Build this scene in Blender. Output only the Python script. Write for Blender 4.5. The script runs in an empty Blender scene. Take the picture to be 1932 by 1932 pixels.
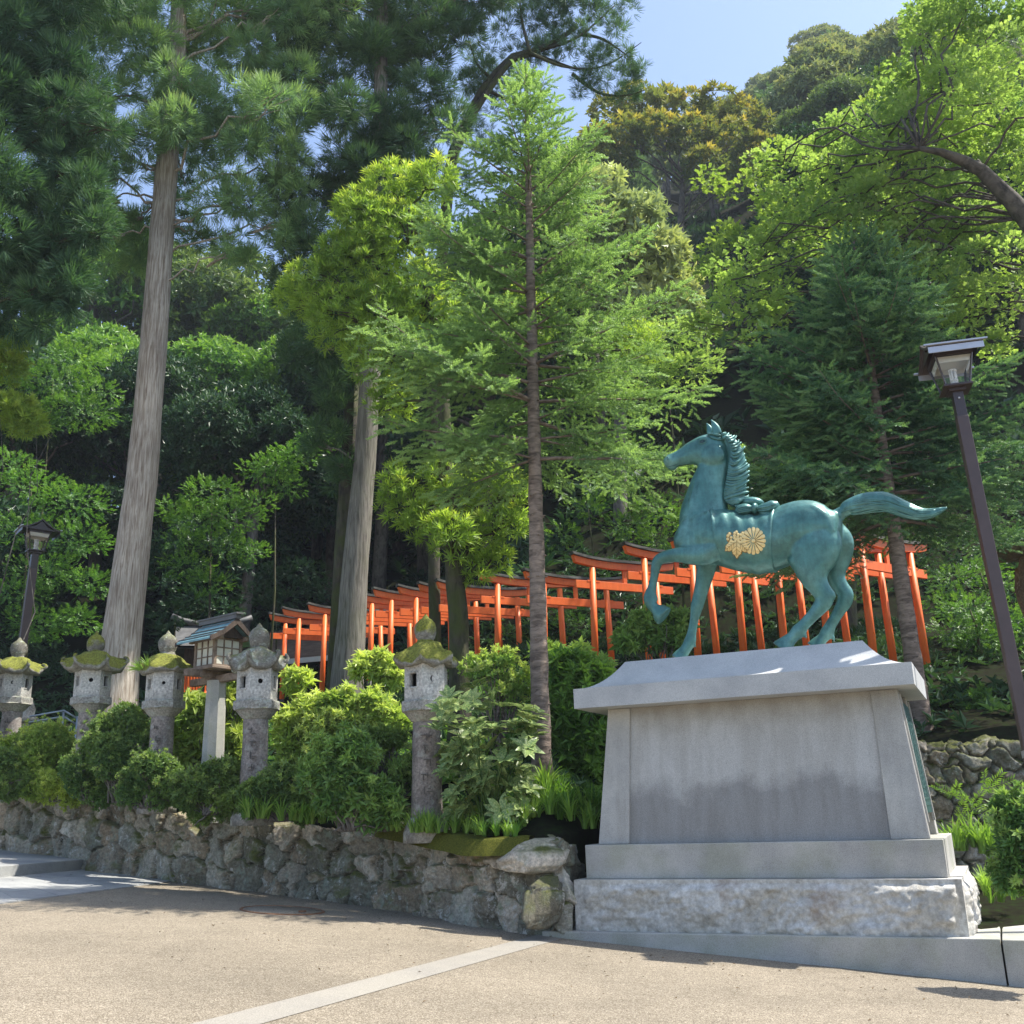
import bpy, bmesh, math, random
import numpy as np
from mathutils import Vector, Matrix
from mathutils.bvhtree import BVHTree
random.seed(7); rng = np.random.default_rng(11)
PI = math.pi
sc = bpy.context.scene
C = bpy.data.collections.new('place'); sc.collection.children.link(C)

# ---------------------------------------------------------------- camera
TH = math.radians(16.3); RO = math.radians(1.8); FP = 1932.0; CP = 966.0
_r0 = np.array([1, 0, 0.]); _u0 = np.array([0, -math.sin(TH), math.cos(TH)]); FW = np.array([0, math.cos(TH), math.sin(TH)])
RT = math.cos(RO)*_r0 - math.sin(RO)*_u0; UP = math.cos(RO)*_u0 + math.sin(RO)*_r0
CAM = np.array([0, 0, 1.5])
cd = bpy.data.cameras.new('camera'); cam = bpy.data.objects.new('camera', cd); sc.collection.objects.link(cam)
cd.sensor_width = 36; cd.lens = 36; cd.clip_end = 2000; cd.clip_start = 0.05
M4 = Matrix.Identity(4)
for i in range(3):
    M4[i][0] = RT[i]; M4[i][1] = UP[i]; M4[i][2] = -FW[i]; M4[i][3] = CAM[i]
cam.matrix_world = M4; sc.camera = cam

# ---------------------------------------------------------------- world, sun, exposure
SUN_EL = math.radians(60); SUN_D = np.array([0.998, 0.05])          # horizontal direction towards the sun
w = bpy.data.worlds.new('World'); sc.world = w; w.use_nodes = True
nt = w.node_tree; nt.nodes.clear()
sk = nt.nodes.new('ShaderNodeTexSky'); sk.sky_type = 'NISHITA'; sk.sun_disc = False
sk.sun_elevation = SUN_EL; sk.sun_rotation = math.atan2(SUN_D[0], SUN_D[1]); sk.air_density = 1.0; sk.dust_density = 1.6; sk.ozone_density = 2.2
bg = nt.nodes.new('ShaderNodeBackground'); bg.inputs['Strength'].default_value = 0.15
wo = nt.nodes.new('ShaderNodeOutputWorld')
nt.links.new(sk.outputs[0], bg.inputs[0]); nt.links.new(bg.outputs[0], wo.inputs[0])
sl = bpy.data.lights.new('sun', 'SUN'); sl.energy = 4.9; sl.angle = math.radians(0.55); sl.color = (1, 0.95, 0.86)
so = bpy.data.objects.new('sun', sl); sc.collection.objects.link(so)
hd = SUN_D/np.linalg.norm(SUN_D)
sv = Vector((hd[0]*math.cos(SUN_EL), hd[1]*math.cos(SUN_EL), math.sin(SUN_EL)))
so.rotation_euler = sv.to_track_quat('Z', 'Y').to_euler(); so.location = (10, -5, 30)
sc.view_settings.view_transform = 'Standard'; sc.view_settings.look = 'None'; sc.view_settings.gamma = 1
sc.view_settings.exposure = 0.93
sc.cycles.max_bounces = 5; sc.cycles.diffuse_bounces = 2; sc.cycles.glossy_bounces = 2; sc.cycles.transmission_bounces = 4
sc.cycles.transparent_max_bounces = 6

# ---------------------------------------------------------------- geometry helpers
def A(*p): return np.array(p, float)
def ray(x, y): return FW*FP + RT*(x-CP) + UP*(CP-y)
def at(x, y, Y):
    d = ray(x, y); return CAM + d*(Y/d[1])
def onpl(x, y, P, n):
    d = ray(x, y); return CAM + d*((P-CAM)@n/(d@n))
GA, GB = 0.2, -0.08
def gz(X, Y): return GA + GB*X
def gnd(x, y):
    d = ray(x, y); t = (GA-CAM[2])/(d[2]-GB*d[0]); return CAM + d*t
def unit(v):
    v = np.asarray(v, float); return v/max(np.linalg.norm(v), 1e-9)

def tag(o, label=None, cat=None, group=None, kind=None):
    if label: o['label'] = label
    if cat: o['category'] = cat
    if group: o['group'] = group
    if kind: o['kind'] = kind
    return o
def thing(name, label, cat, loc=(0, 0, 0), rz=0, group=None):
    o = bpy.data.objects.new(name, None); C.objects.link(o); o.location = loc; o.rotation_euler = (0, 0, rz)
    o.empty_display_size = .2
    return tag(o, label, cat, group)
def copy_tree(o, parent=None):
    c = o.copy(); C.objects.link(c)
    if parent: c.parent = parent
    for ch in list(o.children): copy_tree(ch, c)
    return c

class MB:
    """collects faces (numpy blocks) and links them as ONE mesh object"""
    def __init__(s): s.v = []; s.q = []; s.t = []; s.n = 0; s.fl = []; s.sm = []; s.poly = []
    def add(s, v, q, tint=0., smooth=False):
        v = np.asarray(v, float).reshape(-1, 3); q = np.asarray(q, int)
        s.v.append(v); s.q.append(q+s.n); s.n += len(v)
        s.t.append(np.full(len(v), tint) if np.isscalar(tint) else np.asarray(tint, float)); s.sm.append(np.full(len(q), smooth))
    def box(s, c, size, R=None, tint=0., taper=1.0):
        hx, hy, hz = np.array(size)/2
        v = np.array([(x*hx*(taper if z > 0 else 1), y*hy*(taper if z > 0 else 1), z*hz) for z in (-1, 1) for y in (-1, 1) for x in (-1, 1)])
        if R is not None: v = v@np.asarray(R).T
        s.add(v+np.array(c), [(0, 2, 3, 1), (4, 5, 7, 6), (0, 1, 5, 4), (2, 6, 7, 3), (0, 4, 6, 2), (1, 3, 7, 5)], tint)
    def tube(s, pts, rad, n=8, tint=0., cap=True, flat=None, wob=0., smooth=True, side=None):
        pts = np.array(pts, float); rad = np.broadcast_to(np.array(rad, float), (len(pts),)) if np.ndim(rad) < 2 else np.array(rad)
        T = np.gradient(pts, axis=0); T /= np.maximum(np.linalg.norm(T, axis=1)[:, None], 1e-9)
        ref = side if side is not None else (A(0, 0, 1) if abs(T[0][2]) < .8 else A(1, 0, 0))
        a = unit(np.cross(T[0], ref)); V = []
        for i, p in enumerate(pts):
            a = a - T[i]*(a@T[i]); a = unit(a); b = np.cross(T[i], a)
            ph = np.linspace(0, 2*PI, n, endpoint=False)
            r = rad[i] if np.ndim(rad) < 2 else None
            if r is not None:
                rr = r*(1+wob*rng.uniform(-1, 1, n)); V.append(p+np.outer(np.cos(ph)*rr, a)+np.outer(np.sin(ph)*rr, b))
            else:
                V.append(p+np.outer(np.cos(ph)*rad[i][0], a)+np.outer(np.sin(ph)*rad[i][1], b))
        m = len(pts); V = np.concatenate(V)
        Q = [(i*n+j, i*n+(j+1) % n, (i+1)*n+(j+1) % n, (i+1)*n+j) for i in range(m-1) for j in range(n)]
        if cap:
            k = len(V); V = np.vstack([V, pts[0], pts[-1]])
            Q += [(k, (j+1) % n, j, k) for j in range(n)] + [(k+1, (m-1)*n+j, (m-1)*n+(j+1) % n, k+1) for j in range(n)]
        s.add(V, Q, tint, smooth)
    def lathe(s, prof, c=(0, 0, 0), n=24, tint=0., smooth=True, ph0=0., fn=None, caps=True):
        prof = np.array(prof, float); ph = ph0+np.linspace(0, 2*PI, n, endpoint=False); V = []
        for r, z in prof:
            rr = np.full(n, r) if fn is None else fn(r, z, ph)
            V.append(np.stack([np.cos(ph)*rr, np.sin(ph)*rr, np.full(n, z)], 1))
        m = len(prof); V = np.concatenate(V)
        Q = [(i*n+j, i*n+(j+1) % n, (i+1)*n+(j+1) % n, (i+1)*n+j) for i in range(m-1) for j in range(n)]
        if caps:
            k = len(V); V = np.vstack([V, (0, 0, prof[0][1]), (0, 0, prof[-1][1])])
            Q += [(k, (j+1) % n, j, k) for j in range(n)] + [(k+1, (m-1)*n+j, (m-1)*n+(j+1) % n, k+1) for j in range(n)]
        s.add(V+np.array(c), Q, tint, smooth)
    def prism(s, poly, vec, tint=0.):
        """extrude a polygon (list of 3d points) along vec"""
        p = np.array(poly, float); n = len(p); V = np.vstack([p, p+np.array(vec)]); c0 = p.mean(0)
        k = 2*n; V = np.vstack([V, c0, c0+np.array(vec)])
        Q = [(j, (j+1) % n, n+(j+1) % n, n+j) for j in range(n)] + [(k, (j+1) % n, j, k) for j in range(n)] + [(k+1, n+j, n+(j+1) % n, k+1) for j in range(n)]
        s.add(V, Q, tint)
    def grid(s, V, nu, nv, tint=0., smooth=True, flip=False):
        """V is nu*nv points, row major (u rows)"""
        i, j = np.meshgrid(np.arange(nu-1), np.arange(nv-1), indexing='ij'); a = (i*nv+j).ravel()
        Q = np.stack([a, a+nv, a+nv+1, a+1] if not flip else [a, a+1, a+nv+1, a+nv], 1)
        s.add(V, Q, tint, smooth)
    def build(s, name, mat, parent=None, merge=False, origin=None):
        me = bpy.data.meshes.new(name)
        V = np.concatenate(s.v); Q = np.concatenate(s.q); S = np.concatenate(s.sm); T = np.concatenate(s.t)
        if origin is not None: V = V-np.array(origin)
        deg = Q[:, 0] == Q[:, 3]
        ls = np.where(deg, 3, 4); st = np.concatenate([[0], np.cumsum(ls)[:-1]])
        L = np.empty(ls.sum(), int)
        if deg.any():
            L = Q.ravel()[np.concatenate([np.ones((len(Q), 3), bool), ~deg[:, None]], 1).ravel()]
        else: L = Q.ravel()
        me.vertices.add(len(V)); me.vertices.foreach_set('co', V.astype(np.float32).ravel())
        me.loops.add(len(L)); me.loops.foreach_set('vertex_index', L.astype(np.int32))
        me.polygons.add(len(Q)); me.polygons.foreach_set('loop_start', st.astype(np.int32)); me.polygons.foreach_set('loop_total', ls.astype(np.int32))
        me.polygons.foreach_set('use_smooth', S)
        at_ = me.attributes.new('tint', 'FLOAT', 'POINT'); at_.data.foreach_set('value', T.astype(np.float32))
        me.update(calc_edges=True); me.validate()
        if mat: me.materials.append(mat)
        o = bpy.data.objects.new(name, me); C.objects.link(o)
        if parent: o.parent = parent
        if origin is not None and not parent: o.location = origin
        return o
def bevel(o, w_=.01, seg=2):
    m = o.modifiers.new('bevel', 'BEVEL'); m.width = w_; m.segments = seg; m.limit_method = 'ANGLE'; m.angle_limit = math.radians(40)
    return o

# ---------------------------------------------------------------- materials
class NT:
    def __init__(s, name):
        s.m = bpy.data.materials.new(name); s.m.use_nodes = True; s.t = s.m.node_tree; s.t.nodes.clear()
        s.out = s.t.nodes.new('ShaderNodeOutputMaterial')
    def n(s, typ, **kw):
        nd = s.t.nodes.new(typ)
        for k, v in kw.items():
            if k.startswith('i_'):
                key = k[2:]; key = int(key) if key.isdigit() else key.replace('_', ' ')
                if hasattr(v, 'is_output') or isinstance(v, bpy.types.NodeSocket): s.t.links.new(v, nd.inputs[key])
                else: nd.inputs[key].default_value = v
            else: setattr(nd, k, v)
        return nd
    def mix(s, f, a, b, mode='MIX'):
        nd = s.t.nodes.new('ShaderNodeMix'); nd.data_type = 'RGBA'; nd.blend_type = mode
        for key, v in ((0, f), (6, a), (7, b)):
            if isinstance(v, bpy.types.NodeSocket): s.t.links.new(v, nd.inputs[key])
            elif key == 0: nd.inputs[0].default_value = v
            else: nd.inputs[key].default_value = tuple(v) + ((1,) if len(v) == 3 else ())
        return nd.outputs[2]
    def math(s, op, a, b=0., clamp=False):
        nd = s.t.nodes.new('ShaderNodeMath'); nd.operation = op; nd.use_clamp = clamp
        for key, v in ((0, a), (1, b)):
            if isinstance(v, bpy.types.NodeSocket): s.t.links.new(v, nd.inputs[key])
            else: nd.inputs[key].default_value = v
        return nd.outputs[0]
    def noise(s, scale, detail=4, rough=.55, vec=None, dist=0.):
        nd = s.n('ShaderNodeTexNoise', i_Scale=scale, i_Detail=detail, i_Roughness=rough, i_Distortion=dist)
        if vec is None: vec = s.co()
        s.t.links.new(vec, nd.inputs['Vector']); return nd.outputs['Fac']
    def voro(s, scale, vec=None, feature='F1', out='Distance'):
        nd = s.n('ShaderNodeTexVoronoi', i_Scale=scale); nd.feature = feature
        s.t.links.new(vec or s.co(), nd.inputs['Vector']); return nd.outputs[out]
    def co(s):
        if not hasattr(s, '_co'):
            s._co = s.t.nodes.new('ShaderNodeTexCoord').outputs['Object']
        return s._co
    def scaled(s, v):
        nd = s.n('ShaderNodeMapping'); nd.inputs['Scale'].default_value = v; s.t.links.new(s.co(), nd.inputs['Vector']); return nd.outputs[0]
    def ramp(s, f, stops):
        nd = s.t.nodes.new('ShaderNodeValToRGB'); s.t.links.new(f, nd.inputs[0]); e = nd.color_ramp.elements
        while len(e) < len(stops): e.new(.5)
        for i, (p, c) in enumerate(stops):
            e[i].position = p; e[i].color = tuple(c)+(1,) if not np.isscalar(c) else (c, c, c, 1)
        return nd.outputs[0]
    def finish(s, col, rough=.7, bump=None, bs=.3, bd=.02, metal=0., spec=.5, **kw):
        p = s.n('ShaderNodeBsdfPrincipled')
        def put(k, v):
            if isinstance(v, bpy.types.NodeSocket): s.t.links.new(v, p.inputs[k])
            else: p.inputs[k].default_value = (tuple(v)+(1,) if np.ndim(v) else v)
        put('Base Color', col); put('Roughness', rough); put('Metallic', metal); p.inputs['Specular IOR Level'].default_value = spec
        for k, v in kw.items(): put(k.replace('_', ' '), v)
        if bump is not None:
            b = s.n('ShaderNodeBump', i_Strength=bs, i_Distance=bd, i_Height=bump); s.t.links.new(b.outputs[0], p.inputs['Normal'])
        s.t.links.new(p.outputs[0], s.out.inputs[0]); s.p = p
        return s.m
def up_fac(s):
    g = s.t.nodes.new('ShaderNodeNewGeometry'); x = s.t.nodes.new('ShaderNodeSeparateXYZ'); s.t.links.new(g.outputs['Normal'], x.inputs[0]); return x.outputs['Z']

def leaf_mat(name, c1, c2, tip=None, transl=.35, rough=.5, nscale=1.2, yel=1.25):
    s = NT(name); g = s.t.nodes.new('ShaderNodeNewGeometry'); oi = s.t.nodes.new('ShaderNodeObjectInfo')
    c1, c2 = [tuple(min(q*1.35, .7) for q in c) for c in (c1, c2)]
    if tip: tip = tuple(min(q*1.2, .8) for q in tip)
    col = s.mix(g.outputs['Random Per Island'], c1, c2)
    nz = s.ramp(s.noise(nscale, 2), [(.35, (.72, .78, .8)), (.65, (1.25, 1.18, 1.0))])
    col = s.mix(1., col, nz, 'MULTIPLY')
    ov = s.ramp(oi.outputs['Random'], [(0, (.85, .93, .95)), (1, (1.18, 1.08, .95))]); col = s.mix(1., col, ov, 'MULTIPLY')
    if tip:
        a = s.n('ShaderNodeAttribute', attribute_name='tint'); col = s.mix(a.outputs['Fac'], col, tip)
    p = s.n('ShaderNodeBsdfPrincipled', i_Roughness=rough); p.inputs['Specular IOR Level'].default_value = .35; s.t.links.new(col, p.inputs['Base Color'])
    t = s.n('ShaderNodeBsdfTranslucent'); tc = s.mix(1., col, (1.0*yel, 1.3, .6), 'MULTIPLY'); s.t.links.new(tc, t.inputs[0])
    mx = s.n('ShaderNodeMixShader', i_Fac=transl, i_1=p.outputs[0], i_2=t.outputs[0]); s.t.links.new(mx.outputs[0], s.out.inputs[0])
    return s.m

def granite(name, base, dark=.55, moss=0., stain=.5, scale=1., drip=False):
    s = NT(name); b = np.array(base)
    sp = s.ramp(s.noise(170*scale, 3, .8), [(.3, tuple(b*.5)), (.47, tuple(b)), (.62, tuple(b*1.3))])
    sp2 = s.ramp(s.voro(260*scale), [(.0, (.45, .45, .47)), (.18, (1, 1, 1))]); col = s.mix(.55, sp, sp2, 'MULTIPLY')
    st = s.ramp(s.noise(1.6, 6, .6), [(.32, (dark, dark, dark*1.02)), (.6, (1.05, 1.04, 1.0))]); col = s.mix(stain, col, st, 'MULTIPLY')
    if drip:
        dv = s.noise(1., 5, .6, s.scaled((5, 5, .5))); dr = s.ramp(dv, [(.4, (.62, .6, .56)), (.58, (1.04, 1.03, 1.0))]); col = s.mix(.45, col, dr, 'MULTIPLY')
    if moss:
        mf = s.math('MULTIPLY', s.ramp(s.noise(2.5, 5), [(.42, 0.), (.62, 1.)]), moss)
        col = s.mix(mf, col, (.16, .19, .05))
    return s.finish(col, .78, s.noise(120*scale, 3), .25, .004)

def stone_old(name, base=(.3, .29, .26), moss=.6, lichen=.6, mcol=(.13, .15, .02), thr=.1):
    s = NT(name); b = np.array(base)
    col = s.ramp(s.noise(30, 6, .7), [(.3, tuple(b*.45)), (.5, tuple(b)), (.68, tuple(b*1.5))])
    big = s.ramp(s.noise(2.5, 5, .6), [(.35, (.5, .48, .46)), (.6, (1.1, 1.08, 1.05))]); col = s.mix(.8, col, big, 'MULTIPLY')
    lf = s.math('MULTIPLY', s.ramp(s.noise(9, 6, .7), [(.54, 0.), (.62, 1.)]), lichen); col = s.mix(lf, col, (.42, .45, .4))
    u = up_fac(s); mf = s.math('MULTIPLY', s.math('ADD', s.math('MULTIPLY', s.math('SUBTRACT', u, thr), 2.5), s.math('MULTIPLY', s.math('SUBTRACT', s.noise(6, 4), .5), 4.)), moss, True)
    mc = s.ramp(s.noise(40, 4), [(.3, tuple(np.array(mcol)*.45)), (.65, tuple(np.array(mcol)*1.5))])
    col = s.mix(mf, col, mc)
    return s.finish(col, .9, s.noise(45, 6, .7), .6, .015)

def bark(name, c1, c2, sx=14, sz=1.2, bs=.8, moss=0.):
    s = NT(name); v = s.scaled((sx, sx, sz)); n1 = s.noise(1., 6, .65, v, .6)
    col = s.ramp(n1, [(.34, c1), (.62, c2)])
    col = s.mix(.6, col, s.ramp(s.noise(1.1, 4), [(.35, (.65, .62, .6)), (.65, (1.15, 1.12, 1.08))]), 'MULTIPLY')
    if moss:
        mf = s.math('MULTIPLY', s.ramp(s.noise(2.2, 4), [(.4, 0.), (.6, 1.)]), moss); col = s.mix(mf, col, (.06, .075, .012))
    return s.finish(col, .92, n1, bs, .03)
def plain(name, col, rough=.5, var=.15, ns=6, metal=0., bs=.05, spec=.5, **kw):
    s = NT(name); c = np.array(col)
    cc = s.ramp(s.noise(ns, 5, .6), [(.3, tuple(c*(1-var))), (.7, tuple(np.minimum(c*(1+var), 1)))])
    return s.finish(cc, rough, s.noise(60, 3), bs, .004, metal, spec, **kw)
# ---------------------------------------------------------------- terrain
def vnoise(x, y, seed=0, octv=4):
    """cheap value noise on arrays"""
    out = np.zeros(np.broadcast(x, y).shape); amp = 1.; tot = 0
    for o in range(octv):
        f = 2**o; xi = np.floor(x*f).astype(int); yi = np.floor(y*f).astype(int); fx = x*f-xi; fy = y*f-yi
        fx = fx*fx*(3-2*fx); fy = fy*fy*(3-2*fy)
        def h(a, b):
            n = (a*374761393+b*668265263+seed*1442695041+o*97) & 0x7fffffff; n = ((n ^ (n >> 13))*1274126177) & 0x7fffffff; return ((n ^ (n >> 16)) & 0xffff)/65535.
        v = h(xi, yi)*(1-fx)*(1-fy)+h(xi+1, yi)*fx*(1-fy)+h(xi, yi+1)*(1-fx)*fy+h(xi+1, yi+1)*fx*fy
        out = out+amp*v; tot += amp; amp *= .5
    return out/tot
KX = np.array([-40, -16, -9.8, -7.7, -5.1, -1.96, -.6, .35, .9, 1.6, 4.4, 6.5, 14, 40])
KY = np.array([30, 24, 20, 18.2, 16.6, 14.7, 13.3, 11.9, 13.2, 14.6, 15, 15, 14, 14])
KZ = np.array([5, 3.0, 2.37, 2.05, 1.72, 1.36, 1.28, 1.2, 1.3, 1.6, 2.0, 2.25, 2.4, 3])
def wallY(X): return np.interp(X, KX, KY)
def smooth(a, b, x): t = np.clip((x-a)/(b-a), 0, 1); return t*t*(3-2*t)
SKX = [-900, 0, 560, 960, 1060, 1130, 1200, 1300, 1400, 1460, 1520, 1600, 1700, 1800, 2600]; SKY = [400, 400, 400, 360, 300, 250, 225, 225, 200, 150, 80, 25, -10, -60, -200]
_sk = [(ray(a, b)) for a, b in zip(SKX, SKY)]; SKR = [q[0]/q[1] for q in _sk]; SKT = [q[2]/q[1] for q in _sk]
def hill(X, Y):
    z = hill0(X, Y); X = np.asarray(X, float); Y = np.asarray(Y, float); lim = np.interp(X/np.maximum(Y, 1), SKR, SKT)*Y-7.5-.008*Y
    return np.where(Y > 38, np.minimum(z, np.maximum(lim, 8)), z)
def hill0(X, Y):
    X = np.asarray(X, float); Y = np.asarray(Y, float)
    r = X/np.maximum(Y, 1); k = smooth(-.12, .2, r); Yb = 25+7*smooth(2, -6, X) if 0 else 25+6.5*(1-smooth(-6, 2, X)); sl0 = .33-.13*(1-smooth(-7, 1, X))
    g = np.interp(X, KX, KZ)+sl0*np.clip(np.minimum(Y, Yb)-wallY(X), 0, 30)
    s1 = .54+(.92-.54)*k; cap = 60+(118-60)*k
    z = g+s1*np.clip(np.minimum(Y, cap)-Yb, 0, 200)
    return z
def ground_at(X, Y): return float(hill(X, Y))

m_agg = NT('exposed_aggregate')
_v = m_agg.n('ShaderNodeTexVoronoi', i_Scale=150.); m_agg.t.links.new(m_agg.co(), _v.inputs[0])
_c = m_agg.ramp(m_agg.n('ShaderNodeSeparateColor', i_0=_v.outputs['Color']).outputs[0], [(0, (.08, .062, .038)), (.35, (.19, .157, .112)), (.7, (.27, .23, .17)), (1, (.46, .41, .325))])
_c = m_agg.mix(.5, _c, m_agg.ramp(m_agg.noise(420, 3), [(.35, (.55, .53, .5)), (.6, (1.15, 1.15, 1.15))]), 'MULTIPLY')
_c = m_agg.mix(.8, _c, m_agg.ramp(m_agg.noise(.55, 6, .6), [(.34, (.74, .73, .71)), (.6, (1.06, 1.05, 1.04))]), 'MULTIPLY')
_c = m_agg.mix(.5, _c, m_agg.ramp(m_agg.noise(7, 5, .7), [(.36, (.8, .79, .78)), (.55, (1.04, 1.04, 1.04))]), 'MULTIPLY')
M_AGG = m_agg.finish(_c, .85, _v.outputs['Distance'], .35, .006)
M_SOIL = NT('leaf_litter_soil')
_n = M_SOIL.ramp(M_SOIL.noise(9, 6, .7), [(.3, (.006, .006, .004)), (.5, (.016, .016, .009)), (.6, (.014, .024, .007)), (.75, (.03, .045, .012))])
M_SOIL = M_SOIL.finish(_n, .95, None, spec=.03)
M_SOIL2 = NT('hillside_litter')
_n = M_SOIL2.ramp(M_SOIL2.noise(1.2, 6, .7), [(.3, (.01, .012, .006)), (.55, (.02, .026, .01)), (.7, (.03, .05, .012))])
M_SOIL2 = M_SOIL2.finish(_n, .95, None)
M_GRAN = granite('pale_granite', (.42, .41, .385), stain=.55, drip=True)
M_GRAN2 = granite('step_granite', (.41, .40, .375), stain=.6, moss=.25)
M_GRANT = granite('cap_granite', (.44, .45, .45), stain=.5)
M_PAVE = granite('paving_stone', (.32, .325, .32), dark=.6, stain=.7, scale=.6)
M_BAND = granite('pale_band', (.27, .25, .215), dark=.8, stain=.6, scale=.7)

mb = MB()
xs = np.linspace(-60, 60, 61); ys = np.linspace(-40, 34, 38); X, Y = np.meshgrid(xs, ys, indexing='ij')
mb.grid(np.stack([X, Y, gz(X, Y)], -1).reshape(-1, 3), 61, 38)
tag(mb.build('plaza_ground', M_AGG), kind='structure')

# garden bed + hillside (one sheet following the wall line)
xs = np.concatenate([np.linspace(-70, -18, 22), np.linspace(-17, 14, 125), np.linspace(16, 130, 36)])
vv = np.concatenate([np.linspace(0.12, 14, 60), np.linspace(15, 160, 60)])
X, V = np.meshgrid(xs, vv, indexing='ij'); Y = wallY(X)+V
Z = hill(X, Y)-.06+(vnoise(X*1.1+50, Y*1.1+50, 3)-.5)*.22*np.clip(V, 0, 1)+(vnoise(X*.1+50, Y*.1+50, 5)-.5)*2.*np.clip((Y-32)/20, 0, 2)
Xs = np.concatenate([X[:, :1], X], 1); Ys = np.concatenate([Y[:, :1]-.01, Y], 1); Zs = np.concatenate([Z[:, :1]-2.5, Z], 1)
mb = MB(); mb.grid(np.stack([Xs, Ys, Zs], -1).reshape(-1, 3), len(xs), len(vv)+1)
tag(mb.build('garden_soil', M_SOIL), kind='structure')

# band across the plaza, paved walk and manhole
def ribbon(pts_l, pts_r, dz, name, mat, th=.0):
    mb = MB(); V = []
    for a, b in zip(pts_l, pts_r):
        for t in (0, .5, 1):
            p = A(*a[:2])*(1-t)+A(*b[:2])*t; V.append((p[0], p[1], gz(p[0], p[1])+dz))
    mb.grid(V, len(pts_l), 3, flip=True); return mb.build(name, mat)
bl = [gnd(370, 1945), gnd(700, 1855), gnd(1030, 1763)]; br = [gnd(470, 1945), gnd(760, 1858), gnd(1075, 1766)]
d0 = unit((bl[2]-bl[0])*A(1, 1, 0)); perp = A(-d0[1], d0[0], 0)
p0 = gnd(430, 1932); p1 = gnd(1052, 1764); d0 = unit((p1-p0)*A(1, 1, 0)); perp = A(-d0[1], d0[0], 0)
L = np.linalg.norm((p1-p0)[:2]); tt = np.linspace(-1.5, L, 24)
tag(ribbon([p0+d0*t+perp*.16 for t in tt], [p0+d0*t-perp*.16 for t in tt], .004, 'pavement_band', M_BAND), kind='structure')
# walk of big slabs (left), raised slab step behind it
mb = MB()
def slabs(corners, nu, nv, dz, mb, h=.05, gap=.008):
    a, b, c, d = [A(*q) for q in corners]
    us = np.cumsum(np.concatenate([[0], rng.uniform(.7, 1.3, nu)])); us /= us[-1]
    for i in range(nu):
        vs = np.cumsum(np.concatenate([[0], rng.uniform(.6, 1.4, nv)])); vs /= vs[-1]
        for j in range(nv):
            P = []
            for (u_, v_) in ((us[i], vs[j]), (us[i+1], vs[j]), (us[i+1], vs[j+1]), (us[i], vs[j+1])):
                p = a*(1-u_)*(1-v_)+b*u_*(1-v_)+c*u_*v_+d*(1-u_)*v_; P.append(p)
            cc = np.mean(P, 0); P = [p+unit(cc-p)*gap for p in P]
            z = rng.uniform(0, .003); P = [A(p[0], p[1], gz(p[0], p[1])+dz+z-h) for p in P]
            mb.prism(P, (0, 0, h))
w0 = gnd(-120, 1722); w1 = gnd(392, 1655); w2 = gnd(165, 1641); w3 = gnd(-120, 1658)
slabs((w0, w1, w2, w3), 9, 3, .012, mb)
tag(mb.build('stone_walk', M_PAVE), kind='structure')
s0 = gnd(-150, 1672); s1 = gnd(165, 1641)
mb = MB(); dirx = unit((s1-s0)*A(1, 1, 0)); back = A(-dirx[1], dirx[0], 0)
pl0 = s0-dirx*2; 
tag_l = [(pl0), (s1), (s1+A(-1.35, 1.2, 0)), (s1+A(-2.2, 2.2, 0)), (pl0+back*4)]
zt = gz(s1[0], s1[1])+.16
P = [A(p[0], p[1], gz(p[0], p[1])-.1) for p in tag_l]
mb = MB(); k = len(P); Vb = P+[A(p[0], p[1], gz(p[0], p[1])+.17) for p in P]; cb = np.mean(Vb[k:], 0)
mb.add(np.vstack([Vb, cb]), [(j, (j+1) % k, k+(j+1) % k, k+j) for j in range(k)]+[(k+j, k+(j+1) % k, 2*k, k+j) for j in range(k)])
bevel(tag(mb.build('stone_landing', M_PAVE), kind='structure'), .015)

m_rust = plain('rusted_iron', (.16, .075, .035), .75, .4, 20)
mc = gnd(533, 1718); mt = thing('manhole_cover', 'round manhole set in the plaza with a thin rusty rim filled with aggregate', 'manhole cover', (mc[0], mc[1], gz(mc[0], mc[1])))
def slopez(o):
    for v in o.data.vertices: v.co.z += GB*v.co.x
    return o
mb = MB(); R_ = 72/1932*np.linalg.norm(mc-CAM)
mb.lathe([(R_-.035, -.01), (R_-.035, .010), (R_-.015, .014), (R_, .010), (R_, -.01)], n=72, caps=False); slopez(mb.build('rim', m_rust, mt))
mb = MB(); mb.lathe([(R_-.037, -.01), (R_-.037, .007)], n=72); slopez(mb.build('lid_infill', M_AGG, mt))
mb = MB(); mb.box((R_*.55, -R_*.35, .0), (.09, .03, .02)); mb.build('lifting_slot', m_rust, mt)

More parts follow.
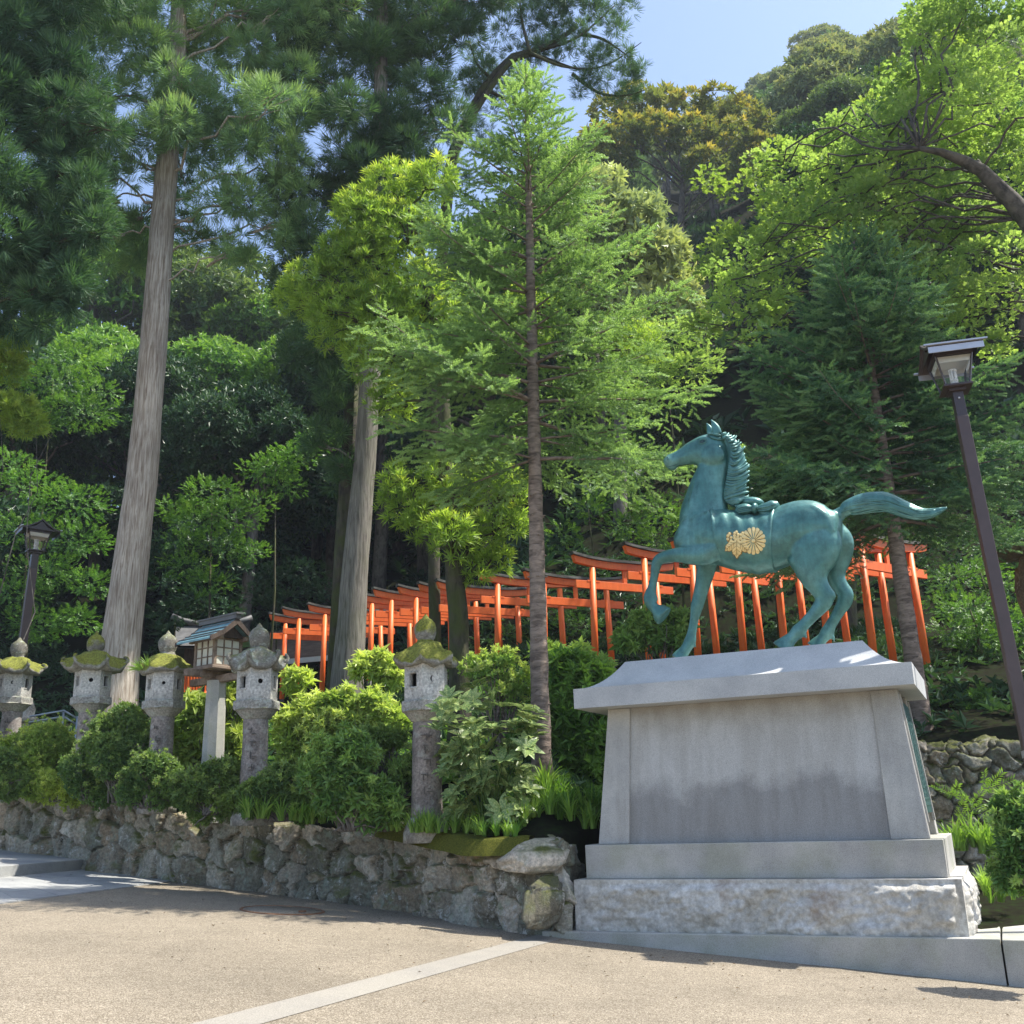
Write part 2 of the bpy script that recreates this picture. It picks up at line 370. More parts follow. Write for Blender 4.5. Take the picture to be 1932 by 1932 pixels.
# ---------------------------------------------------------------- rubble walls
def rubble_mat(name, mossy=.6, dark=1.):
    s = NT(name); a = s.n('ShaderNodeAttribute', attribute_name='tint').outputs['Fac']
    base = s.ramp(a, [(0, (.025, .022, .014)), (.12, (.17, .16, .12)), (.25, (.22, .21, .165)), (.4, (.28, .22, .15)), (.6, (.30, .295, .25)), (.8, (.42, .36, .28)), (1, (.58, .54, .47))])
    dt = s.ramp(s.noise(24, 6, .75), [(.33, (.35, .33, .31)), (.5, (1, .98, .95)), (.66, (1.75, 1.7, 1.62))]); col = s.mix(.7, base, dt, 'MULTIPLY')
    big = s.ramp(s.noise(2.2, 5, .6), [(.36, (.5, .48, .45)), (.58, (1.12, 1.1, 1.08))]); col = s.mix(.7, col, big, 'MULTIPLY')
    lf = s.math('MULTIPLY', s.ramp(s.noise(7, 6, .75), [(.52, 0.), (.64, 1.)]), .55); col = s.mix(lf, col, (.27, .33, .26))
    wf = s.ramp(s.noise(5, 7, .85), [(.56, 0.), (.6, 1.)]); col = s.mix(s.math('MULTIPLY', wf, .8), col, (.55, .53, .48))
    u = up_fac(s)
    mf = s.math('MULTIPLY', s.math('ADD', s.math('MULTIPLY', s.math('SUBTRACT', u, .4), 1.3), s.math('MULTIPLY', s.math('SUBTRACT', s.noise(2.4, 5), .47), 5.)), mossy, True)
    mc_ = s.ramp(s.noise(45, 5), [(.3, (.04, .05, .008)), (.7, (.15, .16, .025))]); col = s.mix(mf, col, mc_)
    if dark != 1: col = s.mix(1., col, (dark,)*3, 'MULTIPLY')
    return s.finish(col, .92, s.noise(55, 7, .75), .8, .02)
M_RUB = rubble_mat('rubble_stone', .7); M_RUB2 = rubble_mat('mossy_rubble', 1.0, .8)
def rubble_wall(name, base, top, depth, label, cell=.3, mat=None, res=.0145, seed=1, topw=.5, bulge=.11):
    """base/top: lists of 3d points along the foot / the coping line"""
    r = np.random.default_rng(seed); base = np.array(base); top = np.array(top)
    seg = np.concatenate([[0], np.cumsum(np.linalg.norm(np.diff(base[:, :2], axis=0), axis=1))]); Lw = seg[-1]; nu = int(Lw/res)
    su = np.linspace(0, Lw, nu); B = np.stack([np.interp(su, seg, base[:, k]) for k in range(3)], 1); T = np.stack([np.interp(su, seg, top[:, k]) for k in range(3)], 1)
    B[:, 2] += (vnoise(su*2, su*0, seed)-.5)*.0; T[:, 2] += (vnoise(su*3.1, su*0+3, seed)-.5)*.18
    H = np.mean(np.linalg.norm(T-B, axis=1)); nv = int((H+topw)/res); hv = np.linspace(0, H+topw, nv)
    tang = np.gradient(B, axis=0); tang[:, 2] = 0; tang /= np.linalg.norm(tang, axis=1)[:, None]
    # smooth the normals round corners
    ker = np.ones(25)/25; tang = np.stack([np.convolve(np.pad(tang[:, k], 12, 'edge'), ker, 'valid') for k in range(3)], 1); tang /= np.linalg.norm(tang, axis=1)[:, None]
    nrm = np.stack([tang[:, 1], -tang[:, 0], 0*tang[:, 0]], 1)        # points to the front (viewer side)
    U, Vh = np.meshgrid(su, hv, indexing='ij')
    # seeds: jittered courses with varied stone sizes
    pts = []
    y = 0
    while y < H+topw+.2:
        hgt = cell*r.uniform(.75, 1.25)*(1.15-.35*y/(H+topw)); x = -r.uniform(0, cell)
        while x < Lw+cell:
            wd = cell*r.uniform(.6, 1.7); pts.append((x+wd/2, y+hgt/2+r.uniform(-.2, .2)*hgt, r.uniform(.8, 1.25))); x += wd
            if r.random() < .22: pts.append((x, y+hgt*r.uniform(0, 1), .6))
        y += hgt
    pts = np.array(pts)
    wx = U+(vnoise(U*5, Vh*5, seed+3, 4)-.5)*.20; wy = Vh+(vnoise(U*5+9, Vh*5+5, seed+4, 4)-.5)*.20
    F1 = np.full(U.shape, 9.); F2 = np.full(U.shape, 9.); ID = np.zeros(U.shape, int)
    for k, (px, py, sw) in enumerate(pts):
        i0, i1 = np.searchsorted(su, [px-.9, px+.9]); j0, j1 = np.searchsorted(hv, [py-.7, py+.7])
        if i0 >= i1 or j0 >= j1: continue
        sl_ = (slice(i0, i1), slice(j0, j1)); d = np.sqrt(((wx[sl_]-px))**2+((wy[sl_]-py)*1.15)**2)/sw
        f1 = F1[sl_]; f2 = F2[sl_]; b_ = d < f1
        f2[...] = np.where(b_, f1, np.minimum(f2, d)); ID[sl_] = np.where(b_, k, ID[sl_]); f1[...] = np.where(b_, d, f1)
    e = np.clip((F2-F1)/.06, 0, 1); dome = e**.38
    tl = r.uniform(-1, 1, (len(pts), 3)); cell_off = tl[ID, 2]*.035+tl[ID, 0]*(U-pts[ID, 0])*.35+tl[ID, 1]*(Vh-pts[ID, 1])*.35
    disp = bulge*dome-.075+cell_off*dome+(vnoise(U*7, Vh*7, seed+7, 6)-.5)*.10+(np.abs(vnoise(U*13, Vh*13, seed+8, 4)-.5))*-.05
    t = np.clip(hv/H, 0, 1)
    over = np.clip(hv-H, 0, 9)
    P = B[:, None, :]*(1-t)[None, :, None]+T[:, None, :]*t[None, :, None]
    rnd = np.clip((hv-(H-.12))/.24, 0, 1)                               # rounded arris
    fdir = nrm[:, None, :]*(1-rnd)[None, :, None]+A(0, 0, 1)*rnd[None, :, None]
    P = P+fdir*disp[:, :, None]-nrm[:, None, :]*over[None, :, None]
    P[:, :, 2] -= (rnd*.03)[None, :]
    colr = r.random(len(pts))**1.1
    mbw = MB(); jn = np.clip((e-.06)/.22, 0, 1); mbw.grid(P.reshape(-1, 3), nu, nv, tint=((.12+.88*colr[ID])*jn).ravel(), flip=False)
    o = mbw.build(name, mat or M_RUB); return tag(o, label, 'stone wall')
tops = [(-16, 24, 3.0), (0, 0, 0)]
wtop = [at(-130, 1445, 21.2), at(0, 1474, 19.4), at(165, 1508, 17.9), at(385, 1543, 16.3), at(560, 1556, 15.2), at(715, 1566, 14.3), at(850, 1588, 13.1), at(905, 1600, 12.6), at(985, 1600, 12.2), at(1062, 1588, 12.05), at(1085, 1596, 12.5)]
wbas = [A(p[0]+.05, p[1]-.12, gz(p[0], p[1])-.05) for p in wtop]
rubble_wall('garden_retaining_wall', wbas, wtop, .5, 'long low mossy rubble stone retaining wall running along the left edge of the plaza', seed=5, cell=.37, bulge=.10)
# big corner boulders at the right end of the wall
def boulder(mb, c, size, seed, R=None, tint=None, n=30, rough=.16, sq=.55):
    r = np.random.default_rng(seed); th = np.linspace(0, PI, n); ph = np.linspace(0, 2*PI, 2*n, endpoint=False)
    Tt, Pp = np.meshgrid(th, ph, indexing='ij'); d = np.stack([np.sin(Tt)*np.cos(Pp), np.sin(Tt)*np.sin(Pp), np.cos(Tt)], -1)
    dd = np.sign(d)*np.abs(d)**sq
    dd = dd/np.maximum(np.max(np.abs(dd), -1, keepdims=True), 1e-6)*.35+dd*.65
    x, y, z = d[..., 0], d[..., 1], d[..., 2]
    # a few cleaved facets, then rough noise
    rad = np.ones(x.shape)
    for k in range(9):
        nn = unit(r.normal(size=3)); lim = r.uniform(.68, .95); pr = (dd@nn); rad = np.where(pr > lim, np.minimum(rad, lim/np.maximum(pr, 1e-6)), rad)
    nz = (vnoise(x*2.2+5+seed, y*2.2+z*1.7+9, seed, 5)-.5)*2+(vnoise(z*2.4+15, y*2.4-x*1.3+19, seed+5, 5)-.5)
    dd = dd*rad[..., None]*(1+rough*nz)[..., None]
    V = dd*np.array(size)/2
    if R is not None: V = V@np.asarray(R).T
    V = V.reshape(-1, 3)+np.array(c); m = 2*n
    Q = [(i*m+j, (i+1)*m+j, (i+1)*m+(j+1) % m, i*m+(j+1) % m) for i in range(n-1) for j in range(m)]
    mb.add(V, Q, r.random() if tint is None else tint, True)
def rotz(a): c, s = math.cos(a), math.sin(a); return np.array([[c, -s, 0], [s, c, 0], [0, 0, 1.]])
BD = [((1022, 1700, 11.75), (.62, .5, .5), 44, .12, 'dark squarish block at the foot of the wall end nearest the plinth'),
      ((1010, 1612, 12.15), (.85, .6, .36), 11, .95, 'long pale boulder topping the right end of the garden wall'),
      ((1075, 1700, 12.9), (.5, .5, .9), 63, .2, 'dark stone deep in the gap beside the plinth')]
for (px, size, seed, tn, lab) in BD:
    c = at(*px); mb = MB(); boulder(mb, (0, 0, 0), size, seed, rotz(.35), tn, sq=.5 if tn > .5 else .25); o = mb.build('boulder', M_RUB if tn > .5 else M_RUB2); o.location = c
    tag(o, lab, 'boulder', 'boulders closing the garden wall')
# moss mats on top of the wall end
M_MOSS = NT('moss')
_n = M_MOSS.ramp(M_MOSS.noise(60, 5, .7), [(.3, (.04, .045, .008)), (.5, (.1, .105, .018)), (.7, (.19, .19, .035))])
M_MOSS = M_MOSS.finish(_n, 1., M_MOSS.noise(160, 4), .9, .015, spec=.1)
def moss_mat(name, pts, wid, label, h=.07, seed=3):
    pts = np.array(pts); s_ = np.linspace(0, 1, 90); P = np.stack([np.interp(s_, np.linspace(0, 1, len(pts)), pts[:, k]) for k in range(3)], 1)
    tg = np.gradient(P, axis=0); tg[:, 2] = 0; tg /= np.linalg.norm(tg, axis=1)[:, None]; nr = np.stack([tg[:, 1], -tg[:, 0], 0*tg[:, 0]], 1)
    v = np.linspace(-1, 1, 26); V = []
    for i in range(90):
        ww = wid*(.35+.65*math.sin(PI*s_[i])**.5)*(1+.35*(vnoise(A(s_[i]*9), A(0.), seed)[0]-.5))
        for b in v:
            edge = 1-abs(b)**3; q = P[i]+nr[i]*b*ww*.5
            zz = h*edge*(.7+.6*vnoise(A(q[0]*5), A(q[1]*5), seed)[0])-.02-(max(0, b-.55))*.28
            V.append(q+A(0, 0, zz))
    m_ = MB(); m_.grid(V, 90, 26, flip=True); o = m_.build(name, M_MOSS); return tag(o, label, 'moss')
def wl(t, dy=.15, dz=.0):
    q = np.array(wtop); f = t*(len(q)-1); i = min(int(f), len(q)-2); p = q[i]*(1-(f-i))+q[i+1]*(f-i); return p+A(.02, dy, dz)
moss_mat('moss_mat', [wl(.50, -.02, .07), wl(.56, -.02, .07), wl(.64, -.04, .07), wl(.70, -.04, .07), wl(.76, -.02, .07), wl(.82, 0, .07)], .55, 'thick brown green moss cushion spread over the right end of the stone wall')
# back right mossy wall
rt = [at(1690, 1404, 14.75), at(1790, 1400, 14.7), at(1860, 1406, 14.65), at(1932, 1410, 14.6), at(2100, 1404, 14.5)]
rb = [A(p[0]-.05, p[1]-.25, gz(p[0], p[1])+.0) for p in rt]
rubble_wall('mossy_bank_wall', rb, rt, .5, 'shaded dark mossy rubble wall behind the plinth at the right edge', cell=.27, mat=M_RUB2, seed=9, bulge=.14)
# ---------------------------------------------------------------- plinth
UA = math.radians(24.3); PU = A(math.cos(UA), -math.sin(UA), 0); PN = A(math.sin(UA), math.cos(UA), 0)
P0 = at(1087, 1758, 12.); P0[2] = 0
def pp(s, t, z): return P0+PU*s+PN*t+A(0, 0, z)
D = 2.15                                                                # depth of the base course
plinth = thing('statue_plinth', 'large battered grey granite plinth with a hipped cap under the bronze horse', 'plinth', pp(1.95, 1., .2), 0)
ORG = np.array(plinth.location)
def PB(mb, name, mat): o = mb.build(name, mat, plinth, origin=None); 
def pbuild(mb, name, mat, par=None):
    par = par or plinth
    o = mb.build(name, mat, par)
    for v in o.data.vertices: v.co -= Vector(ORG)
    return o
def frustum(mb, s0, s1, t0, t1, z0, S0, S1, T0, T1, z1, seg=None):
    p = [pp(s0, t0, z0), pp(s1, t0, z0), pp(s1, t1, z0), pp(s0, t1, z0), pp(S0, T0, z1), pp(S1, T0, z1), pp(S1, T1, z1), pp(S0, T1, z1)]
    mb.add(p, [(0, 3, 2, 1), (4, 5, 6, 7), (0, 1, 5, 4), (1, 2, 6, 5), (2, 3, 7, 6), (3, 0, 4, 7)])
# rough base course : dense displaced faces with a dressed margin
def rough_block(name, s0, s1, t0, t1, z0, z1, mat):
    mb = MB(); rs = .014
    def face(a, b, up, nrm, seed):
        L_ = np.linalg.norm(b-a); n1 = int(L_/rs); n2 = int(up/rs); U, V = np.meshgrid(np.linspace(0, L_, n1), np.linspace(0, up, n2), indexing='ij')
        mgn = np.minimum(np.minimum(U, L_-U)/.06, np.minimum((up-V)/.05, (V+.02)/.03)); m = np.clip((mgn-1+.8*(vnoise(U*9, V*9, seed)-.5)), 0, 1)**.6
        dsp = m*(.04+.17*(vnoise(U*2.6, V*3.5, seed, 6)-.47)+.10*(np.abs(vnoise(U*6, V*9, seed+2, 5)-.5)))
        d = unit(b-a); P = a+U[..., None]*d+V[..., None]*A(0, 0, 1)+dsp[..., None]*nrm
        mb.grid(P.reshape(-1, 3), n1, n2, flip=False)
    h = z1-z0
    face(pp(s0, t0, z0), pp(s1, t0, z0), h, -PN, 3); face(pp(s1, t0, z0), pp(s1, t1, z0), h, PU, 4)
    face(pp(s1, t1, z0), pp(s0, t1, z0), h, PN, 5); face(pp(s0, t1, z0), pp(s0, t0, z0), h, -PU, 6)
    mb.add([pp(s0, t0, z1), pp(s1, t0, z1), pp(s1, t1, z1), pp(s0, t1, z1)], [(0, 1, 2, 3)])
    return mb
s_ = NT('split_face_granite')
_c = s_.ramp(s_.noise(14, 6, .75), [(.3, (.33, .315, .28)), (.5, (.54, .525, .485)), (.66, (.72, .71, .67))])
_c = s_.mix(.7, _c, s_.ramp(s_.noise(1.7, 5), [(.36, (.76, .72, .64)), (.58, (1.08, 1.08, 1.08))]), 'MULTIPLY')
_c = s_.mix(s_.math('MULTIPLY', s_.ramp(s_.noise(2.3, 5), [(.56, 0.), (.7, 1.)]), .5), _c, (.2, .11, .05))
M_SPLIT = s_.finish(_c, .9, s_.noise(38, 8, .8), .7, .02)
pbuild(rough_block('base_course', 0, 3.96, 0, D, .16, .755, M_SPLIT), 'base_course', M_SPLIT)
mb = MB(); frustum(mb, .1, 3.84, .13, D-.13, .757, .1, 3.84, .13, D-.13, 1.115); bevel(pbuild(mb, 'lower_step', M_GRAN2), .008)
# battered die : four corner piers and recessed panels
zb, zt = 1.117, 2.62
def pier(sb, st, tb, tt_, wb, wt_, db, dt_):
    mb = MB(); p = []
    mb.add([pp(sb, tb, zb), pp(sb+wb, tb, zb), pp(sb+wb, tb+db, zb), pp(sb, tb+db, zb), pp(st, tt_, zt), pp(st+wt_, tt_, zt), pp(st+wt_, tt_+dt_, zt), pp(st, tt_+dt_, zt)],
           [(0, 3, 2, 1), (4, 5, 6, 7), (0, 1, 5, 4), (1, 2, 6, 5), (2, 3, 7, 6), (3, 0, 4, 7)]); return mb
sb0, sb1, st0, st1 = .23, 3.71, .36, 3.58; tb0, tb1, tt0, tt1 = .22, D-.22, .42, D-.42
for (a, b_, c_, d_, e_, f_) in ((sb0, st0, tb0, tt0, .36, .27), (sb1-.36, st1-.27, tb0, tt0, .36, .27)):
    bevel(pbuild(pier(a, b_, c_, d_, e_, f_, .3, .24), 'corner_pier', M_GRAN), .008)
for (a, b_, c_, d_) in ((sb0, st0, tb1-.3, tt1-.24), (sb1-.36, st1-.27, tb1-.3, tt1-.24)):
    bevel(pbuild(pier(a, b_, c_, d_, .36, .27, .3, .24), 'corner_pier', M_GRAN), .008)
mb = MB(); frustum(mb, sb0+.34, sb1-.34, tb0+.035, tb1-.035, zb, st0+.25, st1-.25, tt0+.035, tt1-.035, zt)
s_ = NT('panel_granite'); _b = s_.ramp(s_.noise(170, 3, .8), [(.3, (.23, .225, .215)), (.47, (.43, .42, .395)), (.62, (.60, .59, .56))])
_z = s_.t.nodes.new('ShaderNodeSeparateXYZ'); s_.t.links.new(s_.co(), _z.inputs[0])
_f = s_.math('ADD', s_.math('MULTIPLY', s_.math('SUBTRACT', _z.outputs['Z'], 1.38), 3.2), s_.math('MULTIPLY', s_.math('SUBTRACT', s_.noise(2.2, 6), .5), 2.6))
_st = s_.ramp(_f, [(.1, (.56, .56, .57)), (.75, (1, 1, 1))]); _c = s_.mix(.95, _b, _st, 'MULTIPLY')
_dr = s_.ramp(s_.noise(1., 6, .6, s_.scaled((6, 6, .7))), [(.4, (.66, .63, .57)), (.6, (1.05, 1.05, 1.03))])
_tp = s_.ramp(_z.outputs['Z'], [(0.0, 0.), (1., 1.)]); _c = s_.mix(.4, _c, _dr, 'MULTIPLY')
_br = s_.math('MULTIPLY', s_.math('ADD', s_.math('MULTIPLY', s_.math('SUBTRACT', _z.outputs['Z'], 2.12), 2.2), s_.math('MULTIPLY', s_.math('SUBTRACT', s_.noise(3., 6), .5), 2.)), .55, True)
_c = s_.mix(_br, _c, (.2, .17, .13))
M_PANEL = s_.finish(_c, .8, s_.noise(120, 3), .25, .004)
pbuild(mb, 'panel', M_PANEL)
# bronze inscription plate on the narrow right side
m_plate = plain('verdigris_plate', (.05, .11, .11), .4, .3, 8, metal=.3)
mb = MB()
def sidep(t, f, off): # f 0..1 height, on the sloped right side
    s = (sb1*(1-f)+st1*f)+off; return pp(s, t, zb+(zt-zb)*f)
a0, a1 = tb0+.36, tb1-.36
poly = [sidep(a0, .16, -.01), sidep(a1, .16, -.01), sidep(a1-.06, .92, -.01), sidep(a0+.06, .92, -.01)]
mb.prism(poly, PU*.02); pl = pbuild(mb, 'inscription_plate', m_plate)
mb = MB()
for i in range(15):
    tt_ = a0+.1+(a1-a0-.2)*i/14; f0 = .22
    while f0 < .86:
        hh = rng.uniform(.02, .035); mb.box(sidep(tt_, f0, .014), (.006, .035, .03), rotz(-UA)); f0 += hh+.012
pbuild(mb, 'lettering', plain('plate_letters', (.09, .17, .16), .4, .2), pl).location = (0, 0, 0)
mb = MB()
for (t_, w_) in ((a0-.05, .03), (a1+.05, .03)):
    mb = MB(); mb.prism([sidep(t_-w_, .1, -.01), sidep(t_+w_, .1, -.01), sidep(t_+w_, .97, -.01), sidep(t_-w_, .97, -.01)], PU*.03); pbuild(mb, 'plate_frame', M_GRAN)
pass
# cap with concave hipped top
def cap():
    mb = MB(); c0, c1, u0, u1 = .06, 3.78, .10, D-.10
    rings = [(0.25, 2.622), (0.0, 2.624), (0.0, 2.85)]
    for k in range(1, 13):
        f = k/12; rings.append((f*.62 if 0 else .62*f**.85*(1.0), 2.85+.33*(f**1.75)))
    V = []
    for ins, z in rings:
        a = ins*.72; b = ins*1.0
        a, b = (ins*.8, ins*.9) if z > 2.85 else (ins, ins)
        V += [pp(c0+a, u0+b*.85, z), pp(c1-a, u0+b*.85, z), pp(c1-a, u1-b*.85, z), pp(c0+a, u1-b*.85, z)]
    n = len(rings); Q = [(i*4+j, i*4+(j+1) % 4, (i+1)*4+(j+1) % 4, (i+1)*4+j) for i in range(n-1) for j in range(4)]
    Q += [(3, 2, 1, 0), ((n-1)*4, (n-1)*4+1, (n-1)*4+2, (n-1)*4+3)]
    mb.add(V, Q); return mb
pbuild(cap(), 'cap', M_GRANT)
CAPZ = 3.18
# kerb platform the plinth stands on
kz = .245
kb = thing('kerb_platform', 'pale granite kerb slab running under the plinth with two block ends at the right', 'kerb', pp(2, 0, kz))
KO = np.array(kb.location)
def kbuild(mb, name, mat):
    o = mb.build(name, mat, kb)
    for v in o.data.vertices: v.co -= Vector(KO)
    return bevel(o, .01)
mb = MB()
p = [pp(-.35, -.13, -.4), pp(4.22, -.13, -.6), pp(4.22, 2.6, -.6), pp(-.35, 2.6, -.4), pp(-.35, -.13, kz-.01), pp(4.22, -.13, kz), pp(4.22, 2.6, kz), pp(-.35, 2.6, kz-.01)]
mb.add(p, [(0, 3, 2, 1), (4, 5, 6, 7), (0, 1, 5, 4), (1, 2, 6, 5), (2, 3, 7, 6), (3, 0, 4, 7)]); kbuild(mb, 'slab', M_GRAN2)
for (x0, x1, z_) in ((4.235, 4.50, kz-.005),):
    mb = MB(); p = [pp(x0, -.14, -.6), pp(x1, -.14, -.6), pp(x1, 2.6, -.6), pp(x0, 2.6, -.6), pp(x0, -.14, z_), pp(x1, -.14, z_), pp(x1, 2.6, z_), pp(x0, 2.6, z_)]
    mb.add(p, [(0, 3, 2, 1), (4, 5, 6, 7), (0, 1, 5, 4), (1, 2, 6, 5), (2, 3, 7, 6), (3, 0, 4, 7)]); kbuild(mb, 'end_block', M_GRAN2)
# low bed right of the plinth
mb = MB(); xs = np.linspace(4.5, 16, 40); vs = np.linspace(0, 1, 24); V = []
for x in xs:
    for v in vs:
        f0 = pp(4.5, -.1, 0); front = 10.4+(x-4.5)*.0; y = front+(14.9-front)*v
        V.append((x, y, .12+.12*vnoise(A(x*2.), A(y*2.), 4)[0]+.35*v))
mb.grid(V, 40, 24, flip=False); tag(mb.build('bed_soil', M_SOIL), kind='structure')

# ---------------------------------------------------------------- bronze horse
HT = .92
HP = P0+PN*HT
def Hc(cx, cy, off=0.):
    """crop tracing -> point on the horse's own vertical plane (off: towards the viewer is negative)"""
    return onpl(1159.2+cx*.35, 753.5+cy*.35, HP+PN*off, PN)
MPP = np.linalg.norm(Hc(701, 700)-Hc(700, 700))
hb = MB()
def loft(mb, st, n=20, e=1.0, smooth=True, tint=0.):
    """st: (cx, cy, r_inplane, r_lateral, off)"""
    Cn = np.array([Hc(s[0], s[1], s[4]) for s in st]); T = np.gradient(Cn, axis=0); T -= np.outer(T@PN, PN)*.6
    V = []
    ph = np.linspace(0, 2*PI, n, endpoint=False)
    for i, s in enumerate(st):
        t = unit(T[i]); a = unit(np.cross(t, PN)); b = np.cross(a, t)
        ca = np.sign(np.cos(ph))*np.abs(np.cos(ph))**e; sa = np.sign(np.sin(ph))*np.abs(np.sin(ph))**e
        V.append(Cn[i]+np.outer(ca*s[2]*MPP, a)+np.outer(sa*s[3]*MPP, b))
    m = len(st); V = np.concatenate(V); Q = [(i*n+j, i*n+(j+1) % n, (i+1)*n+(j+1) % n, (i+1)*n+j) for i in range(m-1) for j in range(n)]
    k = len(V); V = np.vstack([V, Cn[0], Cn[-1]])
    Q += [(k, (j+1) % n, j, k) for j in range(n)] + [(k+1, (m-1)*n+j, (m-1)*n+(j+1) % n, k+1) for j in range(n)]
    mb.add(V, Q, tint, smooth)
def dens(st, k=5):
    st = np.array(st, float); x = np.arange(len(st)); X = np.linspace(0, len(st)-1, (len(st)-1)*k+1); out = []
    # Catmull-Rom
    for xx in X:
        i = min(int(xx), len(st)-2); t = xx-i; p0 = st[max(i-1, 0)]; p1 = st[i]; p2 = st[i+1]; p3 = st[min(i+2, len(st)-1)]
        out.append(.5*((2*p1)+(-p0+p2)*t+(2*p0-5*p1+4*p2-p3)*t*t+(-p0+3*p1-3*p2+p3)*t**3))
    return out
def ell(mb, cx, cy, rx, ry, rl, off=0., rot=0.):
    st = []
    for k in range(13):
        a = -PI/2+PI*k/12; c = max(math.cos(a), .02); x = rx*math.sin(a)
        st.append((cx+x*math.cos(rot), cy+x*math.sin(rot), ry*c, rl*c, off))
    loft(mb, st, 18)
mm = 1/MPP                                                              # metres -> crop px
# trunk (front to back): centre, half height, half width
trunk = [(385, 705, 40, 50, 0), (400, 705, 95, 78, 0), (440, 715, 128, 104, 0), (500, 728, 142, 122, 0), (570, 742, 150, 132, 0), (650, 762, 155, 138, 0), (740, 780, 157, 142, 0),
         (820, 776, 153, 142, 0), (890, 748, 155, 138, 0), (960, 718, 158, 134, 0), (1030, 700, 155, 132, 0), (1100, 700, 142, 124, 0), (1160, 698, 115, 108, 0), (1205, 690, 85, 82, 0), (1228, 688, 40, 40, 0)]
loft(hb, dens(trunk), 28, .92)
ell(hb, 395, 760, 72, 95, 92, 0, .1)                                     # breast
ell(hb, 395, 735, 58, 105, 45, -.12)
ell(hb, 455, 745, 85, 125, 50, -.14, .5); ell(hb, 455, 745, 85, 125, 50, .14, .5)   # shoulders
ell(hb, 640, 640, 120, 45, 45, 0, .1)
# neck
neck = [(470, 700, 125, 95, 0), (478, 640, 134, 82, 0), (486, 580, 130, 66, 0), (494, 520, 116, 57, 0), (504, 460, 102, 51, 0), (522, 400, 90, 46, 0), (538, 340, 82, 42, 0), (552, 285, 66, 38, 0), (562, 235, 46, 33, 0), (572, 205, 26, 24, 0)]
loft(hb, dens(neck), 24)
# head
head = [(585, 268, 30, 24, 0), (568, 270, 76, 37, 0), (535, 274, 92, 46, 0), (495, 277, 94, 50, 0), (455, 283, 84, 49, 0), (415, 292, 68, 42, 0), (375, 308, 54, 34, 0), (340, 321, 46, 30, 0), (312, 332, 44, 31, 0), (290, 338, 40, 31, 0), (274, 340, 26, 24, 0), (267, 342, 10, 10, 0)]
loft(hb, dens(head), 24, .9)
ell(hb, 308, 366, 26, 18, 22, 0, .2)                                     # lower lip
ell(hb, 290, 322, 22, 17, 12, -.058); ell(hb, 290, 322, 22, 17, 12, .058)  # nostril wings
ell(hb, 528, 305, 58, 56, 22, -.075, .2); ell(hb, 528, 305, 58, 56, 22, .075, .2)  # cheeks
ell(hb, 478, 212, 30, 14, 12, -.085, -.25); ell(hb, 478, 212, 30, 14, 12, .085, -.25)  # brows
ell(hb, 405, 300, 55, 6, 7, -.072, -.22)
ell(hb, 530, 300, 66, 64, 30, -.075, .15); ell(hb, 530, 300, 66, 64, 30, .075, .15)
for sgn in (-1, 1):
    loft(hb, dens([(560, 700, 6, 6, sgn*.26), (520, 650, 16, 9, sgn*.25), (500, 600, 10, 8, sgn*.2)], 4), 10)          # shoulder blade
    loft(hb, dens([(455, 690, 12, 8, sgn*.22), (430, 760, 30, 20, sgn*.2), (455, 830, 36, 22, sgn*.2), (520, 850, 16, 10, sgn*.2)], 4), 12)
    loft(hb, dens([(455, 400, 6, 6, sgn*.07), (432, 480, 13, 9, sgn*.095), (415, 560, 16, 12, sgn*.12), (415, 630, 8, 8, sgn*.14)], 4), 10)   # neck muscle
    loft(hb, dens([(960, 640, 14, 10, sgn*.2), (1030, 600, 40, 22, sgn*.19), (1110, 640, 46, 26, sgn*.2), (1170, 720, 22, 16, sgn*.2)], 4), 12)  # hip
ell(hb, 1120, 985, 34, 22, 22, -.17, .7); ell(hb, 345, 830, 46, 26, 26, -.2, 0)
